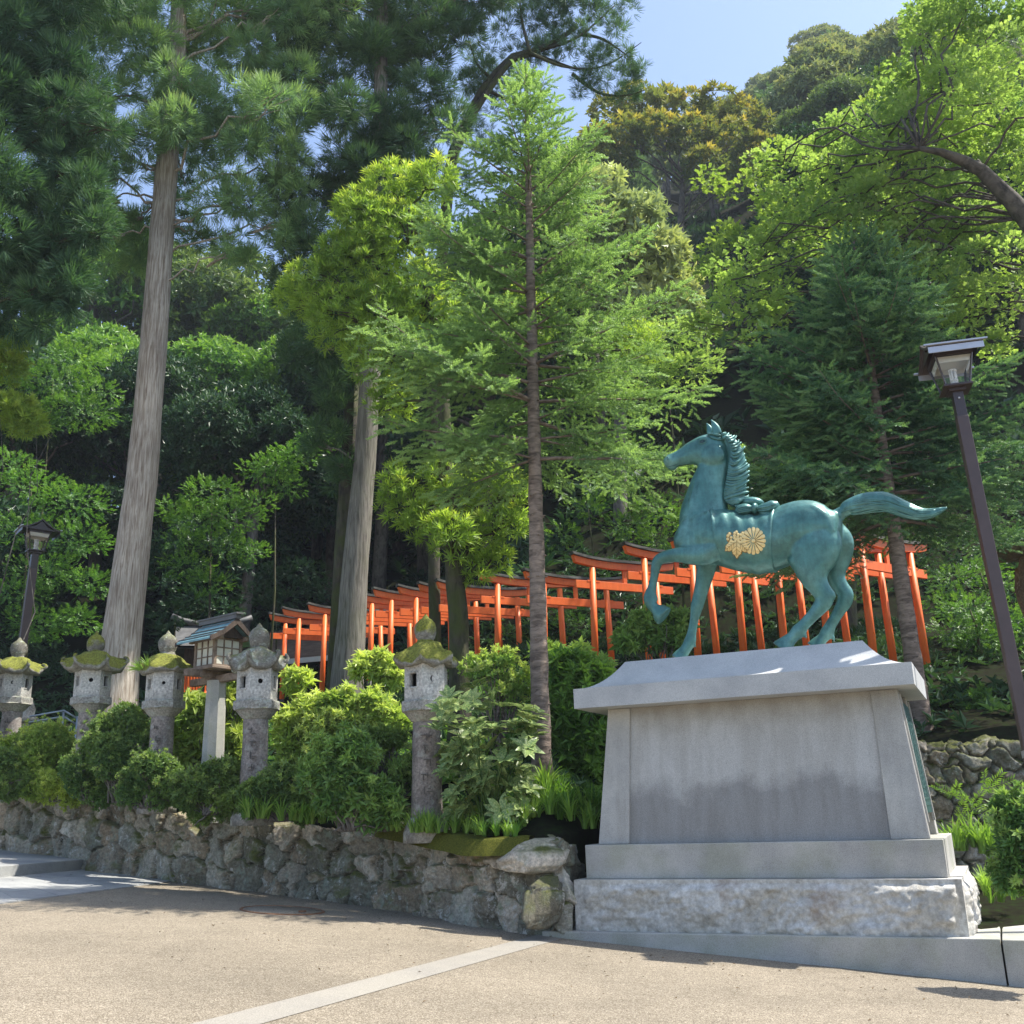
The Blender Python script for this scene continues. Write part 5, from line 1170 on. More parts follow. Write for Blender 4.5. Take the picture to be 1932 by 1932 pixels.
L_FAR = leaf_mat('hazed_ridge_leaves', (.14, .19, .11), (.23, .27, .14), (.42, .38, .17), .25, .6, .1)  # leaf colour lightened to imitate haze over the ridge
L_UND = leaf_mat('undergrowth_leaves', (.05, .12, .03), (.12, .24, .05), (.25, .38, .08), .35, .42, .8)
L_BOX = leaf_mat('box_leaves', (.07, .14, .045), (.13, .24, .07), (.30, .42, .12), .32, .35, 2.)
L_AZ = leaf_mat('azalea_leaves', (.07, .125, .045), (.13, .21, .065), (.30, .39, .11), .3, .42, 2.)
L_AZB = leaf_mat('bright_azalea_leaves', (.16, .23, .05), (.26, .35, .08), (.5, .56, .15), .4, .42, 2.)
L_GR = leaf_mat('grass_blades', (.06, .15, .025), (.14, .27, .05), (.3, .42, .1), .4, .4, 1.)
L_BRT = leaf_mat('lit_broad_leaves', (.20, .29, .08), (.32, .43, .12), (.56, .62, .22), .4, .38, 1.)
def tree(name, label, cat, base, group=None, rz=0): return thing(name, label, cat, base, rz, group)
def tbuild(mb, name, mat, t):
    o = mb.build(name, mat, t); V = np.empty(len(o.data.vertices)*3); o.data.vertices.foreach_get('co', V); V = V.reshape(-1, 3)-np.array(t.location); o.data.vertices.foreach_set('co', V.astype(np.float32).ravel()); o.data.update(); return o
def trunk_path(pts, Y, radpx):
    P = [at(x, y, Y) for x, y in pts]; k = [np.linalg.norm(p-CAM)/FP for p in P]; return np.array(P), np.array([r*q for r, q in zip(radpx, k)])
def crowntree(name, label, cat, Y, tr, rad, blobs, T, size, dens, mat, bmat=None, upb=.5, rnd=.5, under=.6, jit=.16, tipf=None, limbs=True, trn=12, deep=.8, flat=False, inner=.35, group=None, tipk=1., lr=.045, wob=.05, sub_=0):
    P, R_ = trunk_path(tr, Y, rad); g = ground_at(P[0][0], P[0][1])-.15
    if P[0][2] > g: d = P[0]-P[1]; d = d/abs(d[2]); P = np.vstack([P[0]+d*(P[0][2]-g), P]); R_ = np.concatenate([[R_[0]*1.18], R_])
    t = tree(name, label, cat, P[0], group); mb = MB()
    s_ = np.concatenate([[0], np.cumsum(np.linalg.norm(np.diff(P, axis=0), axis=1))]); ss = np.linspace(0, s_[-1], 30); PP = np.stack([np.interp(ss, s_, P[:, k]) for k in range(3)], 1); RR = np.interp(ss, s_, R_)
    RR[:3] *= (1.25, 1.12, 1.05); mb.tube(PP, RR, 16, wob=wob)
    tk = tbuild(mb, 'trunk', bmat or M_BKG, t); cr = MB(); lb = MB(); nl = 0
    bls = []
    for b in blobs:
        bl = pblob(b[0], b[1], b[2], Y+(b[3] if len(b) > 3 else 0), b[4] if len(b) > 4 else None, deep)
        if not sub_: bls.append((bl, True)); continue
        for q in range(sub_):
            dq = rng.normal(size=3); dq /= np.linalg.norm(dq); k_ = rng.uniform(.28, .5); bls.append((tuple(np.array(bl[:3])+dq*np.array(bl[3:])*.75)+tuple(np.array(bl[3:])*k_*A(1, 1, .8)), q == 0))
    for bl, lim_ in bls:
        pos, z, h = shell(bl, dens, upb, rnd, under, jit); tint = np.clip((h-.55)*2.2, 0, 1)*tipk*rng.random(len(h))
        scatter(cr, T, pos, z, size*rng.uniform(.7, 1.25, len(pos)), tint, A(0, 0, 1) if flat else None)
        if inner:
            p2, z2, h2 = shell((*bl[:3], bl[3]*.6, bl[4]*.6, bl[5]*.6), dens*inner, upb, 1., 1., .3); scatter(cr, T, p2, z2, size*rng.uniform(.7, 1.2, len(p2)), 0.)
        if limbs and lim_:
            c = np.array(bl[:3]); zt = c[2]-abs(bl[3])*.7-np.linalg.norm((c-PP[-1])[:2])*.35; i = int(np.clip(np.searchsorted(PP[:, 2], zt), 3, 29)); limb(lb, PP[i], c+A(0, 0, -.2*bl[5]), min(RR[i]*.5, lr*bl[3]+.02), .015, .1, 8); nl += 1
            for q in range(4 if lr > .02 else 1): e = c+unit(rng.normal(size=3)+A(0, 0, .3))*np.array(bl[3:6])*.85; limb(lb, lerp(PP[i], c, .7), e, (.02+.008*bl[3])*(1 if lr > .02 else .5), .006, .08, 5)
    o = tbuild(cr, 'crown', mat, t)
    if nl: tbuild(lb, 'limbs', bmat or M_BKG, t)
    return t
TS = T_sugi(11, 1., .055, .7, 1)
# --- cedars
cedar1 = [(250, 120, 95), (185, 210, 70, -.5), (120, 250, 62), (340, 110, 75, 1), (430, 150, 95, -.3), (530, 100, 85), (490, 225, 85, -.8), (550, 290, 62), (450, 325, 85, -.4), (525, 375, 62), (530, 440, 36), (300, 205, 85, -1), (360, 235, 70, .8), (225, 300, 55), (200, 420, 50, 1), (380, 430, 46, 1), (440, 470, 40), (170, 330, 60), (270, 470, 40, 1), (400, 40, 95, .5), (560, 20, 85), (290, -30, 110), (450, -70, 130), (160, 40, 70), (600, -60, 90), (250, 395, 38, 1), (230, 470, 46, .5), (330, 360, 35, 1.5), (420, 270, 70, 1.2), (150, -60, 110), (110, 330, 40)]
crowntree('cedar_tree', 'tall cedar with a pale straight trunk and loose sunlit tufts on the left', 'cedar tree', 21., [(214, 1330), (238, 1140), (272, 860), (296, 560), (316, 300), (334, 110), (345, -200)], [37, 31, 26, 22, 18, 14, 8], cedar1, TS, .27, 34, L_SUGI, M_BKC, upb=.3, rnd=.45, tipk=.8, under=.7, inner=.15, jit=.1, sub_=8)
cedar2 = [(40, 60, 120), (90, 190, 90), (20, 260, 110), (110, 360, 70), (40, 420, 100), (100, 500, 60), (30, 540, 80), (-60, 150, 150), (-60, 400, 140), (150, 430, 55), (140, 540, 45), (90, 580, 45), (170, 240, 50), (90, -40, 120), (180, 330, 40, .5)]
crowntree('cedar_tree', 'blue green cedar filling the top left corner, its crown coloured dark for shade', 'cedar tree', 18.5, [(-90, 1300), (-60, 600), (-30, -100)], [40, 32, 15], cedar2, TS, .28, 34, L_SUGID, M_BKD, upb=.15, rnd=.5, tipk=.5, under=.9, sub_=9)  # crown takes the darker cedar leaves, shade put into the colour
cedar3 = [(690, 50, 95), (610, 110, 70), (770, 130, 80), (700, 250, 90, -.6), (800, 215, 75), (640, 330, 80), (600, 230, 60, .5), (740, 320, 75), (830, 60, 70), (570, 390, 60, .6), (620, 450, 80), (560, 520, 62, .5), (650, 560, 70), (700, 450, 75), (600, 650, 60), (640, 740, 55, .3), (620, 830, 46, .3), (650, 900, 36, .3), (580, 40, 75, 1), (720, -60, 120), (870, -30, 80), (540, -40, 80, 1.5), (760, 400, 60), (600, 560, 50)]
crowntree('cedar_tree', 'dense dark green cedar with layered tufts and a tall grey trunk left of centre', 'cedar tree', 21.5, [(655, 1290), (672, 1050), (690, 850), (705, 600), (716, 300), (722, -50)], [29, 24, 20, 18, 14, 8], cedar3, TS, .27, 40, L_SUGID, M_BKC2, upb=.45, rnd=.4, tipk=1., under=.8, sub_=9)
# second stem of the twin cedar
P_, R_ = trunk_path([(633, 1290), (648, 1050), (660, 850), (668, 650)], 21.9, [20, 17, 15, 12]); mb = MB(); t = tree('cedar_tree', 'slimmer mossy dark trunk of a cedar standing tight behind the tall grey one', 'cedar tree', P_[0]-A(0, 0, .8)); P_[0][2] -= .8; mb.tube(P_, R_, 14, wob=.05); tbuild(mb, 'trunk', M_BKD, t)
cr = MB()
for b in [(655, 560, 60), (600, 600, 45), (610, 500, 50)]: pos, z, h = shell(pblob(b[0], b[1], b[2], 21.9), 15, .3); scatter(cr, TS, pos, z, .38*rng.uniform(.7, 1.2, len(pos)), 0.)
tbuild(cr, 'crown', L_SUGID, t)
# --- pine reaching over the top centre with visible limbs
pine = [(905, 60, 55), (960, 25, 55), (920, 200, 40, .6), (890, 260, 40, .6), (850, 330, 40, .6), (1010, -10, 60), (1030, 50, 45, .5), (1080, 20, 48), (1090, 75, 42, -.3), (1130, 50, 44), (1165, 85, 40), (1190, 120, 30), (1120, 120, 36), (1150, 165, 34), (1100, 155, 28), (1190, 165, 24), (980, 100, 45, .5), (930, 150, 48, .5), (880, 120, 50), (1040, 100, 40), (1060, -50, 70), (1150, -10, 50), (1200, 135, 18)]
pt = crowntree('pine_tree', 'airy pine with dark curved limbs reaching out against the blue sky at top centre', 'pine tree', 24., [(820, 1150), (815, 700), (850, 300), (905, 180), (960, 110), (1030, 90), (1090, 50)], [11, 11, 10, 9, 7, 5, 3], pine, TS, .22, 34, leaf_mat('pine_needles', (.05, .105, .06), (.09, .17, .085), (.16, .25, .10), .3, .6, .5), M_BKD, upb=.5, rnd=.4, tipk=.5, limbs=False, inner=.1, deep=.6, under=.8, sub_=6)
lb = MB()
for path in ([(880, 235), (960, 120), (1020, 95), (1090, 70), (1160, 10)], [(960, 120), (1010, 105), (1090, 130), (1150, 120), (1210, 80)], [(1080, 140), (1130, 175), (1180, 180), (1215, 170)], [(1000, 100), (1060, 125), (1120, 130)], [(930, 150), (900, 120), (880, 60)], [(1000, 100), (985, 40), (980, -10)], [(920, 170), (960, 190), (1010, 210)], [(1100, 65), (1140, 75), (1190, 110)], [(860, 270), (840, 200), (800, 180)]):
    P_ = [at(x, y, 24+.25*rng.normal()) for x, y in path]; q = np.array(dens([tuple(p)+(0, 0) for p in P_], 5))[:, :3]; lb.tube(q, np.linspace(.075, .012, len(q))*(1.3 if path[0] == (880, 235) else .8), 7)
tbuild(lb, 'limbs', M_BKD, pt)
# --- podocarpus, bright yellow green
TB = T_burst(13, 1., .13, 1.15, .1, 3)
pod = [(590, 540, 52), (560, 560, 36, .3), (640, 600, 60), (690, 430, 60), (670, 395, 36), (745, 370, 62, .3), (700, 500, 62), (760, 450, 66), (640, 480, 45), (720, 590, 66), (700, 670, 55), (790, 560, 66), (790, 660, 60), (740, 760, 45, .6), (850, 620, 55), (760, 950, 45), (745, 905, 30), (800, 985, 42), (850, 1010, 45, -.5), (910, 1010, 42), (960, 985, 38), (930, 900, 42), (970, 930, 30), (870, 940, 45), (900, 1070, 36), (940, 1060, 28), (830, 900, 38), (1000, 600, 60, 1), (1200, 650, 50, 3), (820, 340, 40)]
crowntree('podocarpus_tree', 'yellow green narrow leaved evergreen with a dark mossy trunk behind the nearest stone lantern', 'podocarpus tree', 18., [(868, 1330), (866, 1180), (855, 1050), (842, 900), (835, 700), (800, 500), (770, 400)], [20, 19, 17, 14, 11, 8, 5], pod, TB, .17, 52, L_POD, M_BKD, upb=.8, rnd=.45, tipk=1.1, under=.6, inner=.4)
# --- pale tree behind
TL8 = T_burst(8, 1., .42, 1.5, .3, 5)
crowntree('chinquapin_tree', 'rounded pale silvery green broadleaf tree behind the slim spruce', 'broadleaf tree', 31., [(1170, 1050), (1170, 800), (1180, 500)], [14, 12, 6], [(1140, 360, 46), (1100, 420, 60), (1185, 430, 62), (1230, 490, 58), (1280, 540, 40), (1290, 590, 30), (1260, 470, 36), (1215, 400, 40), (1170, 530, 70), (1110, 520, 60), (1240, 590, 48), (1160, 620, 60), (1080, 340, 45)], TL8, .30, 9, L_PALE, M_BKG, upb=.4, rnd=.7, tipk=.8, inner=.25)
# --- golden topped tree on the hill
crowntree('golden_crowned_tree', 'broad tree crowned with golden orange new leaves on the hillside under the sky', 'broadleaf tree', 52., [(1270, 620), (1280, 480), (1290, 330)], [10, 8, 4], [(1150, 225, 40), (1205, 200, 42), (1250, 205, 40, 1), (1300, 215, 42), (1355, 205, 40), (1400, 225, 36), (1440, 245, 28), (1180, 260, 42, -2), (1240, 260, 46, -2), (1310, 265, 44, -2), (1375, 270, 42, -2), (1430, 290, 34, -2), (1130, 270, 34, -1), (1160, 310, 40, -1), (1330, 320, 40, -3), (1410, 330, 30, -2)], T_burst(9, 1., .4, 1.5, .3, 8), .36, 7, L_GOLD, M_BKG, upb=1.0, rnd=.5, tipk=1.6, under=.1, inner=.05, jit=.1)
# --- spruces built branch by branch
TBR = T_brush(26, 1., .24, .08, 2)
def spruce(label, base, apex, Y, rad, prof, n_br, mat, clear_front=None, low=.3, seed=1, tw=.15, extra=(), nbr_sub=1.):
    r = np.random.default_rng(seed); P, R_ = trunk_path([base, lerp(np.array(base), np.array(apex), .5), apex], Y, rad); g = ground_at(P[0][0], Y)-.1
    d = P[0]-P[1]; d = d/abs(d[2]); P = np.vstack([P[0]+d*max(P[0][2]-g, .1), P]); R_ = np.concatenate([[R_[0]*1.1], R_]); t = tree('spruce_tree', label, 'spruce tree', P[0])
    mb = MB(); ss = np.linspace(0, 1, 40); zz = P[:, 2]; hz = lerp(zz[0], zz[-1], ss); PP = np.stack([np.interp(hz, zz, P[:, k]) for k in range(3)], 1); RR = np.interp(hz, zz, R_); RR[:2] *= (1.35, 1.12); RR *= 1+.05*np.sin(ss*90)
    mb.tube(PP, RR, 14, wob=.05)
    for i in range(60):                                                 # branch stubs and scars
        f = r.uniform(.05, low+.25); a = r.uniform(0, 2*PI); k = int(f*39); p = PP[k]; dd = A(math.cos(a), math.sin(a), .15); mb.tube([p+dd*RR[k]*.7, p+dd*(RR[k]+r.uniform(.01, .04))], [.016, .009], 6)
    tbuild(mb, 'trunk', M_BKS, t); cr = MB(); lb = MB(); pos = []; dirs = []; sc_ = []; tin = []
    def twigs(a, b, droop, dens_=1., w=1.):
        L_ = np.linalg.norm(b-a); n = max(2, int(L_/.062*dens_)); dr = unit(b-a)
        side = unit(np.cross(dr, A(0, 0, 1)))
        for i in range(n):
            f = (i+r.random())/n; p = a+(b-a)*f+A(0, 0, -droop*f*f*L_); sg = 1 if i % 2 else -1
            dd = dr*r.uniform(.6, 1.)+side*sg*r.uniform(.45, .95)+A(0, 0, r.uniform(-.6, .45)); pos.append(p); dirs.append(dd); sc_.append(tw*w*r.uniform(.75, 1.25)*(1.15-.35*f)); tin.append(r.random()*.9 if f > .55 else r.random()*.35)
        pos.append(b+A(0, 0, -droop*L_)); dirs.append(dr); sc_.append(tw*1.15*w); tin.append(.9)
    H = PP[-1][2]-PP[0][2]
    for i in range(n_br):
        f = low+(1-low)*((i+r.random())/n_br)**.92; k = min(int(f*39), 38); az = 2.39996*i+r.uniform(-.4, .4); p = PP[k]
        L_ = np.interp(f, [q[0] for q in prof], [q[1] for q in prof])*r.uniform(.45, 1.25)
        if clear_front and f < clear_front:
            aa = ((az+PI/2+PI) % (2*PI))-PI
            if abs(aa) < .62: az += math.copysign(.75, aa)
        el = lerp(-.12, .75, max(0, (f-.35)/.65))+r.uniform(-.12, .15); dh = A(math.cos(az), math.sin(az), 0); n = 9; q = []
        for j in range(n): s_ = j/(n-1); q.append(p+dh*L_*s_*math.cos(el*.6)+A(0, 0, L_*(math.sin(el)*s_-.16*s_*s_+.16*s_**4)))
        q = np.array(q); lb.tube(q, np.linspace(.009+.008*L_, .003, n), 6)
        st_ = .12 if f > .6 else .16; m = max(3, int(L_/.105*nbr_sub)); 
        for j in range(m):
            s_ = st_+(1-st_)*(j+r.random()*.6)/m; b0 = A(*[np.interp(s_*(n-1), np.arange(n), q[:, c_]) for c_ in range(3)]); tg = unit(q[min(int(s_*(n-1))+1, n-1)]-q[int(s_*(n-1))-1 if s_ > .2 else 0])
            sd = unit(np.cross(tg, A(0, 0, 1)))*(1 if j % 2 else -1); l2 = L_*.42*(1.1-s_)*r.uniform(.7, 1.2)+.10; dd = unit(tg*.75+sd*.85+A(0, 0, r.uniform(-.55, .2))); twigs(b0, b0+dd*l2, .3)
        twigs(lerp(q[0], q[-1], .55), q[-1], 0, 1.2)
    scatter(cr, TBR, np.array(pos), np.array(dirs), np.array(sc_), np.array(tin))
    tbuild(cr, 'crown', mat, t); tbuild(lb, 'branches', M_BKS, t); return t
spruce('slim young spruce with a straight brown trunk in the middle of the picture', (1023, 1490), (992, 125), 14., [19, 12, 3], [(.25, 1.6), (.41, 2.3), (.52, 2.25), (.7, 1.5), (.85, .95), (1, .12)], 105, L_SPR, clear_front=.80, low=.41, seed=4, tw=.185)
spruce('dark green spruce with drooping branches standing behind the horse statue', (1745, 1400), (1607, 445), 16.2, [17, 11, 3], [(.3, 2.3), (.45, 2.75), (.6, 2.2), (.8, 1.3), (1, .15)], 140, L_SPR2, clear_front=.68, low=.42, seed=9, tw=.2)
# --- maple overhanging from the right
TM = T_spray(9, .9, .42, .30, 1.1, 4, .05)
mp = []
r_ = np.random.default_rng(5)
for (x, y, r, dy) in [(1880, 20, 110, 0), (1800, 60, 80, 1), (1900, 150, 110, -1), (1760, 110, 60, 1.5), (1820, 170, 80, .5), (1720, 140, 45, 2), (1760, 200, 70, 1), (1690, 180, 40, 2), (1660, 210, 42, 2), (1700, 245, 60, 1), (1850, 230, 80, 1.5), (1780, 250, 60, 1.8), (1640, 265, 50, 2), (1590, 240, 45, 3), (1560, 270, 42, 3), (1600, 310, 60, 2), (1690, 320, 70, 1), (1750, 360, 66, 1.2), (1540, 320, 50, 2.5), (1480, 300, 45, 3), (1440, 300, 30, 3), (1500, 360, 55, 2.5), (1580, 380, 60, 2), (1650, 390, 65, 1.5), (1720, 420, 60, 1), (1800, 430, 75, 1.2), (1880, 430, 80, 1.3), (1900, 500, 80, 0), (1820, 520, 70, .5), (1750, 500, 60, 1), (1470, 430, 50, 3), (1430, 480, 50, 3.5), (1520, 440, 50, 3), (1400, 540, 50, 3.5), (1370, 580, 40, 3.5), (1450, 560, 55, 3), (1350, 500, 30, 4), (1860, 600, 60, 1), (1780, 590, 50, 1.5), (1900, 650, 50, 1), (1420, 620, 55, 3), (1490, 510, 50, 3), (1880, 330, 80, 1.8), (1700, 380, 60, 2), (1640, 440, 60, 2.5), (1560, 470, 55, 3), (1830, 350, 60, 2), (1600, 250, 40, 3), (1540, 290, 36, 3.5), (1900, -60, 140, 0), (1780, -30, 80, 1), (1970, 250, 100, 1.5)]:
    mp.append((x, y, r, dy, r*.62))
mt_ = crowntree('maple_tree', 'large bright yellow green maple spreading in from the right edge with a dark bare limb', 'maple tree', 15.5, [(2080, 1300), (2050, 800), (2010, 520), (1960, 440), (1915, 385), (1850, 320), (1790, 290), (1735, 280)], [40, 34, 22, 17, 14, 11, 7, 4], mp, TM, .10, 115, L_MAP, bark('maple_bark', (.03, .025, .02), (.13, .11, .09), 6, 6, .7), upb=.15, rnd=.35, tipk=1., under=.5, flat=True, inner=.0, lr=.012, jit=.2, sub_=8)
m2 = [(1380, 330, 60), (1470, 300, 40), (1690, 140, 40), (1750, 80, 50), (1800, 30, 70), (1880, 0, 80), (1900, 130, 80), (1820, 170, 70), (1730, 220, 70), (1640, 250, 70), (1560, 300, 70), (1480, 360, 70), (1400, 430, 60), (1360, 500, 55), (1440, 480, 70), (1530, 420, 70), (1620, 380, 70), (1710, 330, 70), (1800, 290, 75), (1890, 260, 80), (1880, 380, 80), (1790, 420, 75), (1700, 460, 70), (1600, 500, 70), (1900, 520, 80), (1810, 560, 70), (1350, 600, 50), (1420, 580, 60)]
crowntree('maple_tree', 'paler lime green maple rising on the slope behind the larger one at right', 'maple tree', 24., [(1600, 1100), (1610, 800), (1630, 560), (1650, 400)], [14, 12, 10, 5], [(a, b, c, 0, c*.7) for a, b, c in m2], TM, .17, 42, L_MAP2, M_BKD, upb=.2, rnd=.4, tipk=1., under=.6, flat=True, inner=.15, lr=.012, jit=.2, sub_=6)
# --- hillside forest: four broadleaf kinds and a conifer, copied
def forest_proto(kind, seed):
    r = np.random.default_rng(seed); t = thing('broadleaf_tree' if kind != 'conifer' else 'conifer_tree', None, None, (0, 0, 0)); H = r.uniform(9, 11)
    mb = MB(); cr = MB(); mb.tube([(0, 0, -1.5), (r.normal()*.2, r.normal()*.2, H*.45), (r.normal()*.4, r.normal()*.4, H*.8)], [.26, .19, .07], 8)
    if kind == 'conifer':
        for i in range(26):
            f = i/25; z = H*(.25+.85*f); R_ = 2.0*(1-f)+.35; n = int(4+60*(1-f)*.8); a = r.uniform(0, 2*PI, n); rr = R_*np.sqrt(r.random(n)); pos = np.stack([np.cos(a)*rr, np.sin(a)*rr, z-rr*.25+r.normal(size=n)*.2], 1)
            scatter(cr, T_sugi(8, 1., .16, 1.0, 3), pos, np.stack([np.cos(a), np.sin(a), 0*a+.25], 1), .7*r.uniform(.7, 1.2, n), r.random(n)*.5)
    else:
        nb = 13
        for i in range(nb):
            a = 2.4*i+r.uniform(-.4, .4); f = i/nb; R_ = r.uniform(1.0, 1.7); rad = 2.9*math.sqrt(f)*r.uniform(.8, 1.1); z = H*.82-rad*rad*.30+r.uniform(-.5, .5)
            b = (math.cos(a)*rad, math.sin(a)*rad, z, R_, R_, R_*.72); pos, zz, h = shell(b, 21 if kind != 'far' else 14, .5, .6, .35, .14); scatter(cr, FT, pos, zz, (.215 if kind != 'far' else .30)*r.uniform(.7, 1.25, len(pos)), np.clip((h-.5)*1.8, 0, 1)*r.random(len(h)))
            limb(mb, (0, 0, H*r.uniform(.35, .6)), (b[0], b[1], b[2]-.3), .08, .02, .05, 5)
        for i in range(5):                                              # skirt of lower foliage
            a = r.uniform(0, 2*PI); b = (math.cos(a)*2.2, math.sin(a)*2.2, H*.38+r.uniform(-1, .8), 1.3, 1.3, .8); pos, zz, h = shell(b, 12, .4, .7, .5, .2); scatter(cr, FT, pos, zz, .24*r.uniform(.7, 1.2, len(pos)), 0.)
    mat = {'ev': L_EV, 'dark': L_EVD, 'far': L_FAR, 'pale': L_PALE, 'fresh': L_UND, 'conifer': L_SUGID}[kind]
    mb.build('trunk', M_BKG, t); cr.build('crown', mat, t); return t
FT = T_burst(7, 1., .42, 1.5, .3, 5)
kinds = ['ev', 'dark', 'far', 'fresh', 'conifer', 'ev']
lab = {'ev': 'mid green evergreen broadleaf tree on the wooded hillside', 'dark': 'evergreen tree with leaves coloured deep green for shade on the wooded hillside', 'far': 'olive and rust tinged domed tree on the high hillside', 'fresh': 'fresh light green leafy tree on the wooded hillside', 'conifer': 'dark pointed conifer standing among the hillside trees'}
protos = [forest_proto(k, 20+i) for i, k in enumerate(kinds)]
used = [False]*len(protos)
def plant(i, X, Y, s, dz=0., rot=None):
    k = kinds[i]; o = protos[i] if not used[i] else copy_tree(protos[i]); used[i] = True
    o.location = (X, Y, ground_at(X, Y)+dz); o.scale = (s, s, s*r_.uniform(.9, 1.12)); o.rotation_euler = (0, 0, r_.uniform(0, 6.28) if rot is None else rot)
    tag(o, lab[k], 'conifer' if k == 'conifer' else 'broadleaf tree', {'conifer': 'conifers on the hillside', 'dark': 'deep green trees of the hillside', 'far': 'olive domed trees high on the hill', 'fresh': 'fresh green trees of the hillside'}.get(k, 'mid green trees of the hillside'))
def vis(X, Y, Z, m=160):
    v = A(X, Y, Z)-CAM; d = v@FW
    return d > 0 and -m < CP+FP*(v@RT)/d < 1932+m and -250 < CP-FP*(v@UP)/d < 1500
rowY = [36, 41, 46.5, 53, 60, 69, 79, 90, 102, 115]
for ri, Yr in enumerate(rowY):
    sp = 4.2+ri*.33; X = -Yr*.62
    while X < Yr*.66:
        Xj = X+r_.uniform(-.9, .9); Yj = Yr+r_.uniform(-1.8, 1.8); rr = Xj/Yj; X += sp
        if Yj > 58 and rr < .04: continue
        if not vis(Xj, Yj, ground_at(Xj, Yj)+6): continue
        if Yj < 40 and Xj > 12: pass
        u_ = r_.random()
        if Yj > 58 and rr > .05: i = [2, 2, 2, 2, 4][int(u_*5)]
        elif Yj < 39: i = 1  # front row all in dark leaves: forest shade painted as leaf colour
        elif rr < -.02: i = [0, 5, 3, 3, 5, 0][int(u_*6)]
        elif rr < .3: i = [1, 1, 0, 5][int(u_*4)]
        else: i = [1, 0, 3, 5][int(u_*4)]
        s = r_.uniform(.85, 1.2)*(1+.012*(Yj-36) if Yj > 36 and (Yj < 60 or rr < .05) else 1)*(1.3 if Yj > 50 and rr < -.02 else 1)*(1.12 if Yj > 75 else 1)
        v = A(Xj, Yj, ground_at(Xj, Yj)+10.5*s)-CAM; d_ = v@FW; sx = CP+FP*(v@RT)/d_; sy = CP-FP*(v@UP)/d_
        lim = np.interp(sx, SKX, SKY)
        if sy < lim-25 and sx > 600: s *= .8
        if sy < lim-60 and sx > 600 or sy < lim-95: continue
        if 1090 < sx < 1480 and sy < 345 and Yj < 56: continue
        plant(i, Xj, Yj, s)
# ---------------------------------------------------------------- understory and garden plants
def shrub(name, label, cat, blobs, Y, T, size, dens, mat, upb=.6, rnd=.55, tipk=1., group=None, stems=5, under=.45, flat=False, inner=.3, jit=.14, deep=.85, stemmat=None, sub_=0):
    bl = [pblob(b[0], b[1], b[2], Y+(b[3] if len(b) > 3 else 0), b[4] if len(b) > 4 else None, deep) for b in blobs]
    c = np.mean([b[:3] for b in bl], 0); g = ground_at(c[0], c[1]) if c[0] < 4.5 or c[1] > 15.2 else gz(c[0], c[1])+.4; g = min(g, min(b[2] for b in bl)); t = thing(name, label, cat, (c[0], c[1], g), 0, group); mb = MB(); sm = MB()
    if sub_:
        nb = []
        for b in bl:
            for q in range(sub_): dq = rng.normal(size=3); dq /= np.linalg.norm(dq); dq[2] *= .9; nb.append(tuple(np.array(b[:3])+dq*np.array(b[3:])*.62)+tuple(np.array(b[3:])*rng.uniform(.35, .6)))
        bl2 = nb
    else: bl2 = bl
    if name != 'understory_tree':
        for b in bl:                                                    # stray shoots breaking the outline
            for q in range(int(26*b[3]/.4)):
                dq = unit(rng.normal(size=3)*A(1, 1, .5)+A(0, 0, .75)); L0 = rng.uniform(1.0, 1.35); m_ = 5
                ps = np.array([np.array(b[:3])+dq*np.array(b[3:])*(.8+(L0-.8)*i/(m_-1))+rng.normal(size=3)*.01 for i in range(m_)]); scatter(mb, T, ps, np.tile(dq, (m_, 1))+rng.normal(size=(m_, 3))*.35, size*rng.uniform(.5, 1.), rng.uniform(.3, 1)*tipk); sm.tube([ps[0], ps[-1]], .003, 4)
    for b in bl2:
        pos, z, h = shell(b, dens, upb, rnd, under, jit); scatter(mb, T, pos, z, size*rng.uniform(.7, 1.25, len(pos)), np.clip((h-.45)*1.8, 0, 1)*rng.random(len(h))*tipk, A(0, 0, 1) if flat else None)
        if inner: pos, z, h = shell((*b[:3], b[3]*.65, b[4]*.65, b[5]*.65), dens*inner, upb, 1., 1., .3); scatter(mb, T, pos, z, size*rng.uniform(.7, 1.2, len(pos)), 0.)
        for q in range(stems if (name != 'understory_tree' or b is bl[0]) else 0): limb(sm, A(c[0]+rng.normal()*.06, c[1]+rng.normal()*.06, g-.05), np.array(b[:3])+rng.normal(size=3)*np.array(b[3:6])*.45, .014+.006*b[3], .004, .05, 6) if name != 'understory_tree' else sm.tube([A(b[0], b[1], ground_at(b[0], b[1])-.2), A(b[0]+.1, b[1], lerp(ground_at(b[0], b[1]), b[2], .5)), np.array(b[:3])], [.035, .03, .01], 6)
    tbuild(mb, 'foliage', mat, t)
    if stems: tbuild(sm, 'stems', stemmat or M_BKG, t)
    return t
TAZ = T_burst(7, 1., .40, 1.35, .15, 11); TBL = T_burst(7, 1., .36, 1.35, .5, 12, droop=.3); TAU = T_burst(7, 1., .40, 1.75, .9, 13, droop=.35)
gA = 'clipped azalea mounds in the garden bed'
